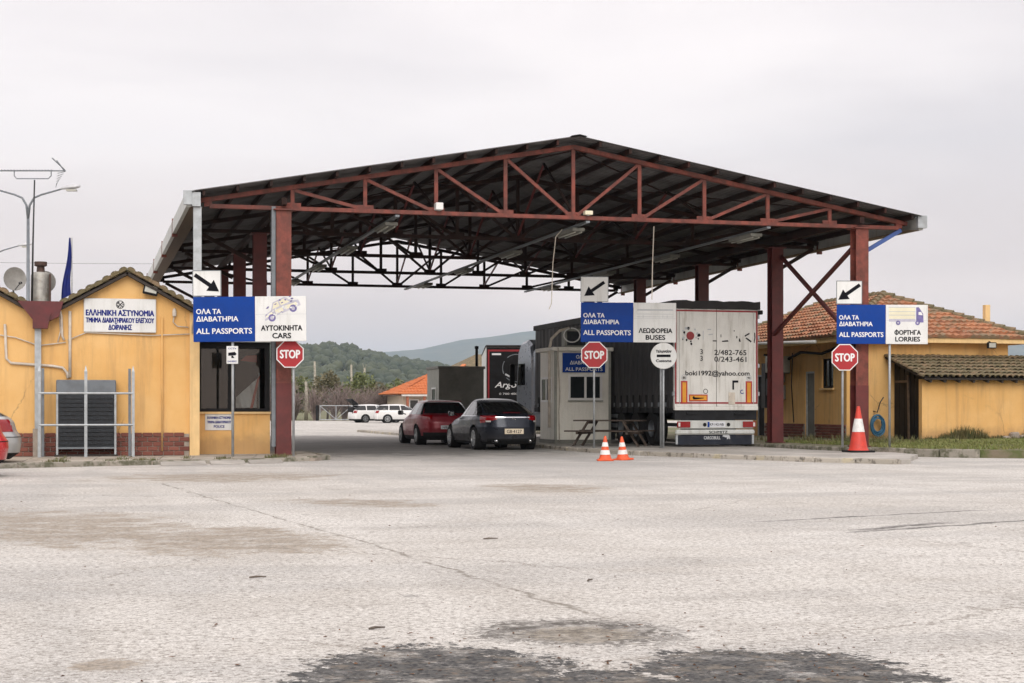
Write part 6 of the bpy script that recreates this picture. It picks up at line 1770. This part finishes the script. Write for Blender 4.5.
# rear sill, chassis beam, light bar, bumper, spray skirt
MB().box(-HWt, HWt, -.02, .1, Zf - .08, Zf + .02).build('sill', 'trailer_white', t)
m = MB(); m.box(-HWt + .02, HWt - .02, .03, .16, Zf - .36, Zf - .08); m.box(-.9, -.6, -.02, .03, Zf - .2, Zf - .14); m.box(.55, .9, -.02, .03, Zf - .2, Zf - .14); m.build('rear_beam', 'chassis', t)
lb_ = MB().cbox(-HWt + .12, HWt - .14, .0, .08, Zf - .60, Zf - .37, .012).build('light_bar', 'fascia', t)
for s in (-1, 1):
    x = s * 1.0; l = MB().cbox(x - .2, x + .2, -.035, .0, Zf - .57, Zf - .40, .012).build('tail_light', 'lamp_red', t)
    MB().box(x + s * .14 - .03, x + s * .14 + .03, -.039, -.035, Zf - .54, Zf - .43).build('lamp_lens', 'lamp_clear', l)
    m = MB(); m.lathe([(.001, -.01), (.055, -.01)], 14, (s * .36, 0, Zf - .49), 'y'); m.build('reflector', 'black', lb_)
p = MB().box(-.28, .26, -.02, .0, Zf - .56, Zf - .41).build('number_plate', 'plate_white', t); text(p, 'KP-142-NB', .0, Zf - .52, .075, 'print_black', -.024, .42, .01); MB().box(-.279, -.22, -.0215, -.02, Zf - .559, Zf - .411).build('plate_band', 'sign_blue', p)
bp = MB().cbox(-HWt + .03, HWt - .1, -.04, .07, Zf - .77, Zf - .63, .04).build('bumper', 'fascia', t); text(bp, 'SCHMITZ', .04, Zf - .735, .075, 'print_black', -.044, .56, .03)
sk = MB().cbox(-HWt + .12, HWt - .18, .03, .06, .06, Zf - .78, .01).build('spray_skirt', 'mudskirt', t); text(sk, 'CARGOBULL', -.12, .215, .095, 'print_grey', .026, .5, .02)
for x in (-HWt + .05, HWt - .17): MB().box(x, x + .06, .02, .08, .08, Zf - .78).build('skirt_stay', 'galv', sk)
poly_at(sk, 'emblem', 'print_grey', [(.2, .29), (.2, .34), (.26, .35), (.38, .35), (.42, .31), (.43, .22), (.40, .22), (.39, .27), (.37, .22), (.33, .22), (.33, .27), (.28, .27), (.24, .29)], 0, 0, 1, .0265)
# left and right curtains with folds, straps, rails
for s in (-1, 1):
    m = MB(); vs = []; ny = 240; zz_ = [Zf - .02, Zf + .3, Zf + 1.0, Zf + 1.9, Zr - .1, Zr]
    for j, z in enumerate(zz_):
        for k in range(ny + 1):
            y_ = .13 + (Lt - .2) * k / ny; amp = .012 * (1.2 - .25 * j / 5)
            vs.append((s * (HWt + .006 + amp * math.sin(k * .83 + .9 * math.sin(k * .11)) + .01 * math.sin(k * .21 + j)), y_, z))
    n = ny + 1
    fs = [(j * n + k, j * n + k + 1, (j + 1) * n + k + 1, (j + 1) * n + k) for j in range(len(zz_) - 1) for k in range(ny)]
    m.add(vs, fs if s > 0 else [f[::-1] for f in fs]); m.build('side_curtain', 'curtain', t, True)
    MB().box(min(s * (HWt - .06), s * HWt), max(s * (HWt - .06), s * HWt), .12, Lt, Zf - .16, Zf - .02).build('side_rail', 'chassis', t)
    if s < 0:
        for k in range(24):
            y_ = .55 + k * .54
            b = MB().box(-HWt - .045, -HWt - .02, y_ - .03, y_ + .03, Zf - .16, Zf + .36).build('strap', 'rubber', t); MB().box(-HWt - .065, -HWt - .045, y_ - .045, y_ + .045, Zf + .02, Zf + .14).build('buckle', 'galv_dark', b)
    for z in (.5, .8): MB().box(min(s * (HWt - .06), s * (HWt - .02)), max(s * (HWt - .06), s * (HWt - .02)), 4.8, 10.2, z, z + .12).build('side_guard', 'galv_dark', t)
trailer_wheels(t, (1.9, 3.2, 4.5), HWt)
MB().box(-.45, .45, .2, Lt - .5, .75, Zf - .05).build('chassis_beam', 'chassis', t)
m = MB(); m.cbox(-HWt + .05, -.5, 5.6, 8.2, .45, Zf - .18, .03); m.build('pallet_box', 'chassis', t)
for x in (-.7, .7): MB().box(x - .05, x + .05, 10.6, 10.75, 0.0, Zf - .05).build('landing_leg', 'chassis', t)
# tractor unit coupled in front
t = thing('lorry_tractor', 'grey lorry tractor cab coupled ahead of the dark curtain trailer', 'lorry', (12.52, 18.05, .1), R(1))
HWc = 1.25
m = MB(); vs = []; prof = [(.55, 1.15), (.55, 3.05), (.72, 3.42), (1.2, 3.62), (2.0, 3.55), (2.35, 3.25), (2.55, 2.3), (2.62, 1.2), (2.62, .6), (.55, .6)]
def cabsec(k):
    return [((k * HWc), y_, z) for y_, z in prof]
n = len(prof); xs_ = [(-1, .93), (-.93, 1.0), (.93, 1.0), (1, .93)]
for kx, sc_ in xs_:
    for y_, z in prof: vs.append((kx * HWc, 1.6 + (y_ - 1.6) * sc_, 2.0 + (z - 2.0) * sc_))
m.add(vs, [(j * n + k, j * n + (k + 1) % n, (j + 1) * n + (k + 1) % n, (j + 1) * n + k) for j in range(3) for k in range(n)] + [tuple(range(n)), tuple(range(3 * n, 4 * n))]); m.fix = True
m.build('cab', 'cab_silver', t)
for s in (-1, 1):
    MB().plate([(0, 0)], 0, 0) if False else None
    x = s * (HWc + .004); m = MB(); m.fix = True; q = [(1.45, 1.95), (2.42, 1.95), (2.3, 2.75), (1.45, 2.75)]
    m.add([(x, a, b) for a, b in q] + [(x - s * .02, a, b) for a, b in q], [(0, 1, 2, 3), (7, 6, 5, 4), (0, 4, 5, 1), (1, 5, 6, 2), (2, 6, 7, 3), (3, 7, 4, 0)]); m.build('side_window', 'car_glass', t)
    MB().cbox(min(x + s * .12, x + s * .3), max(x + s * .12, x + s * .3), 2.35, 2.5, 1.95, 2.75, .03).build('mirror', 'black', t); MB().beam((x - s * .03, 2.4, 2.72), (x + s * .2, 2.42, 2.72), .04, .04).build('mirror_arm', 'black', t)
    m = MB(); m.fix = True; q = [(.15, 1.2), (.55, 1.2), (.55, 3.1), (.15, 3.3)]
    m.add([(x * .96, a, b) for a, b in q] + [(x * .96 - s * .03, a, b) for a, b in q], [(0, 1, 2, 3), (7, 6, 5, 4), (0, 4, 5, 1), (1, 5, 6, 2), (2, 6, 7, 3), (3, 7, 4, 0)]); m.build('side_fairing', 'cab_silver', t)
    MB().cbox(min(s * .75, s * 1.2), max(s * .75, s * 1.2), -.4, 1.0, .42, .98, .05).build('fuel_tank', 'galv_dark', t)
MB().box(-.45, .45, -2.6, 1.6, .6, .95).build('chassis_frame', 'chassis', t)
trailer_wheels(t, (-1.4, 1.85), 1.2)
# second lorry trailer ahead, dark doors with red edge
t = thing('lorry_trailer', 'black door lorry trailer with red edging and white round emblem, farther ahead', 'trailer', (13.75, 30.2, .1), R(-13))
Zf2, Zr2 = 1.1, 3.78
MB().box(-1.27, 1.27, .04, 13, Zf2, Zr2).build('box_body', 'fascia', t)
d = MB().box(-1.25, 1.25, 0, .04, Zf2, Zr2 - .03).build('rear_doors', 'black', t)
m = MB(); m.box(-1.2, -1.13, -.01, 0, Zf2 + .05, Zr2 - .12); m.box(1.13, 1.2, -.01, 0, Zf2 + .05, Zr2 - .12); m.box(-1.13, 1.13, -.01, 0, Zr2 - .2, Zr2 - .12); m.build('red_edge', 'trailer_red', d)
text(d, 'Argo', -.42, 2.0, .26, 'print_white', -.012, .95, .012, shear=.3); text(d, '0 700 400', -.3, 1.68, .09, 'print_white', -.012, .8); MB().box(-1.02, -.62, -.012, -.008, 3.42, 3.5).build('sticker', 'print_white', d)
m = MB()
for a0, a1, rr in ((60, 130, .62), (150, 205, .62), (225, 300, .62), (320, 400, .60)): m.lathe([(rr, -.012), (rr - .038, -.012)], 14, (.05, 0, 2.85), 'y', R(a0), R(a1))
m.build('emblem', 'galv_dark', d); poly_at(d, 'emblem', 'print_grey', [(-.45, 2.55), (-.42, 2.62), (-.2, 2.5), (-.22, 2.43)], 0, 0, 1, -.013)
MB().cbox(-1.3, 1.3, -.05, 13, Zr2, Zr2 + .08, .02).build('roof_edge', 'curtain_top', t)
MB().box(-1.2, 1.2, .02, .12, .5, 1.08).build('bumper', 'chassis', t); MB().box(-.45, .45, .2, 12, .7, 1.05).build('chassis_beam', 'chassis', t)
trailer_wheels(t, (2.0, 3.3), 1.27)

# ================================================================== far yard: house, store, gate
t = thing('far_house', 'small house with bright orange tiled roof beyond the far yard', 'house', (24.2, 109.4, 0), R(0))
MB().box(0, 11.5, 0, 8, 0, 2.35).build('wall', 'house_wall', t)
MB().box(5.0, 7.5, -.06, .0, 0, 2.3).build('brick_pier', 'house_brick', t)
for k, x in enumerate((.6, 2.2, 3.7)):
    w_ = MB().box(x, x + .9, -.05, .0, .7, 2.0).build('window', 'pvc', t); MB().box(x + .08, x + .82, -.06, -.05, .78, 1.92).build('pane', 'glass', w_)
for x in (.15, 1.75, 3.3, 4.75): MB().box(x, x + .22, -1.0, -.78, 0, 2.3).build('porch_post', 'house_brick', t)
MB().box(-.3, 5.2, -1.15, -.7, 2.3, 2.5).build('porch_beam', 'pvc', t)
e0, e1, r0, r1 = Vector((-.7, -1.3, 2.5)), Vector((12.2, -1.3, 2.5)), Vector((4.6, 3.8, 5.0)), Vector((7.2, 3.8, 5.0))
b0_, b1_ = Vector((-.7, 8.8, 2.5)), Vector((12.2, 8.8, 2.5))
m = MB(); m.add([e0, e1, b1_, b0_, r0, r1], [(0, 1, 5, 4), (1, 2, 5), (2, 3, 4, 5), (3, 0, 4)]); rf = m.build('roof', 'tile_orange', t)
tile_courses('roof_tiles', e0, e1, r0, r1, 'tile_orange', 16, .3, .05, rf, (0, 0, 0)); tile_courses('roof_tiles', b0_, e0, r0, r0, 'tile_orange', 16, .3, .05, rf, (0, 0, 0))
t = thing('far_store', 'large store with grey brown roof and orange edge behind the grey booth', 'building', (30.5, 113, 0))
MB().box(0, 16, 0, 12, 0, 4.2).build('wall', 'house_wall', t)
m = MB(); m.add([(-1, -1, 4.2), (17, -1, 4.2), (17, 13, 4.2), (-1, 13, 4.2), (3, 6, 6.6), (13, 6, 6.6)], [(0, 1, 5, 4), (1, 2, 5), (2, 3, 4, 5), (3, 0, 4)]); rf = m.build('roof', 'tile_moss', t)
m = MB(); m.beam((-1, -1.05, 4.25), (1, 2.45, 5.46), .4, .14); m.build('hip_edge', 'tile_orange', rf)
t = thing('field_gate', 'pale metal field gate with diagonal brace at the far yard edge', 'gate', (16.7, 111.6, 0), R(-14.9))
for z in (.12, 1.42): MB().tube([(0, 0, z), (3.1, 0, z)], .04, 6).build('rail', 'galv', t)
for x in (0.05, 1.55, 3.05): MB().tube([(x, 0, .12), (x, 0, 1.42)], .04, 6).build('upright', 'galv', t)
for a, b in ((.05, 1.55), (3.05, 1.55)): MB().tube([(a, 0, 1.4), (b, 0, .14)], .03, 6).build('brace', 'galv', t)
m = MB()
for k in range(30): m.tube([(.1 * (k + .5), 0, .12), (.1 * (k + .5), 0, 1.42)], .004, 4)
m.build('mesh', 'galv_dark', t)
for x in (-.2, 3.3): MB().cbox(x - .14, x + .14, -.14, .14, 0, 1.45, .02).build('post', 'black', t)

# ================================================================== litter on the yard
rs = np.random.RandomState(21); m = MB()
for k in range(420):
    if k < 170:
        d = 7 + 14 * rs.rand() ** 1.5; u = (rs.rand() - .5) * .66
    elif k < 330:
        d = 7.0 + 1.9 * rs.rand(); u = -.12 + .36 * rs.rand()
    else:
        d = 15 + 18 * rs.rand(); u = (rs.rand() - .5) * .66
    x = CX0 + u * d * CA + d * SA; y = CY0 - u * d * SA + d * CA
    a = rs.rand() * 6.28; ln = .006 + .02 * rs.rand() ** 3; w = ln * (.25 + .4 * rs.rand()); c, s = math.cos(a), math.sin(a); h = .003 + .005 * rs.rand()
    m.add([(x - c * ln, y - s * ln, .004), (x + s * w, y - c * w, h), (x + c * ln, y + s * ln, .005 + h * .5), (x - s * w, y + c * w, h * .8)], [(0, 1, 2, 3)])
    if k % 2: m.add([(x - c * ln, y - s * ln, .003), (x + s * w * .6, y - c * w * .6, .003), (x + c * ln, y + s * ln, .003), (x, y, h * 1.6)], [(0, 1, 3), (1, 2, 3), (2, 0, 3)])
o = m.build('leaf_litter', 'dead_leaf'); tag(o, 'scattered brown leaf and twig litter on the pale yard surface', 'litter'); stuff(o)
for k, (px_, py_, a, ln) in enumerate([(-2.95, -29.0, .4, .05), (-3.3, -26.2, .1, .06), (-1.1, -27.0, .9, .04), (-.9, -23.4, .15, .07), (-5.3, -26.3, -.2, .04)]):
    o = MB().tube([(-ln, 0, .008), (-ln * .2, .006, .012), (ln, -.004, .009)], [.006, .008, .004], 6).build('twig', 'bark', None, True, (px_, py_, 0), a)
    tag(o, ['short brown twig lying just left of the tar repair', 'short brown twig lying in the left foreground', 'short dark twig beyond the right tar patch', 'long brown twig on the right half of the yard', 'small twig lying at the far left foreground'][k], 'twig', 'twigs on the yard')

# ================================================================== haze
m = MB(); m.box(-12000, 12000, -500, 12800, -1.2, 500)
hz = m.build('haze', None); stuff(hz)
hm = bpy.data.materials.new('haze_air'); hm.use_nodes = True; ht = hm.node_tree; ht.nodes.clear()
ho = ht.nodes.new('ShaderNodeOutputMaterial'); hv = ht.nodes.new('ShaderNodeVolumePrincipled')
hv.inputs['Color'].default_value = (.66, .83, 1.0, 1); hv.inputs['Density'].default_value = .000105; hv.inputs['Anisotropy'].default_value = 0.0
ht.links.new(hv.outputs[0], ho.inputs['Volume']); hz.data.materials.append(hm)
tag(hz, 'pale bluish haze filling the air over the valley', 'haze')
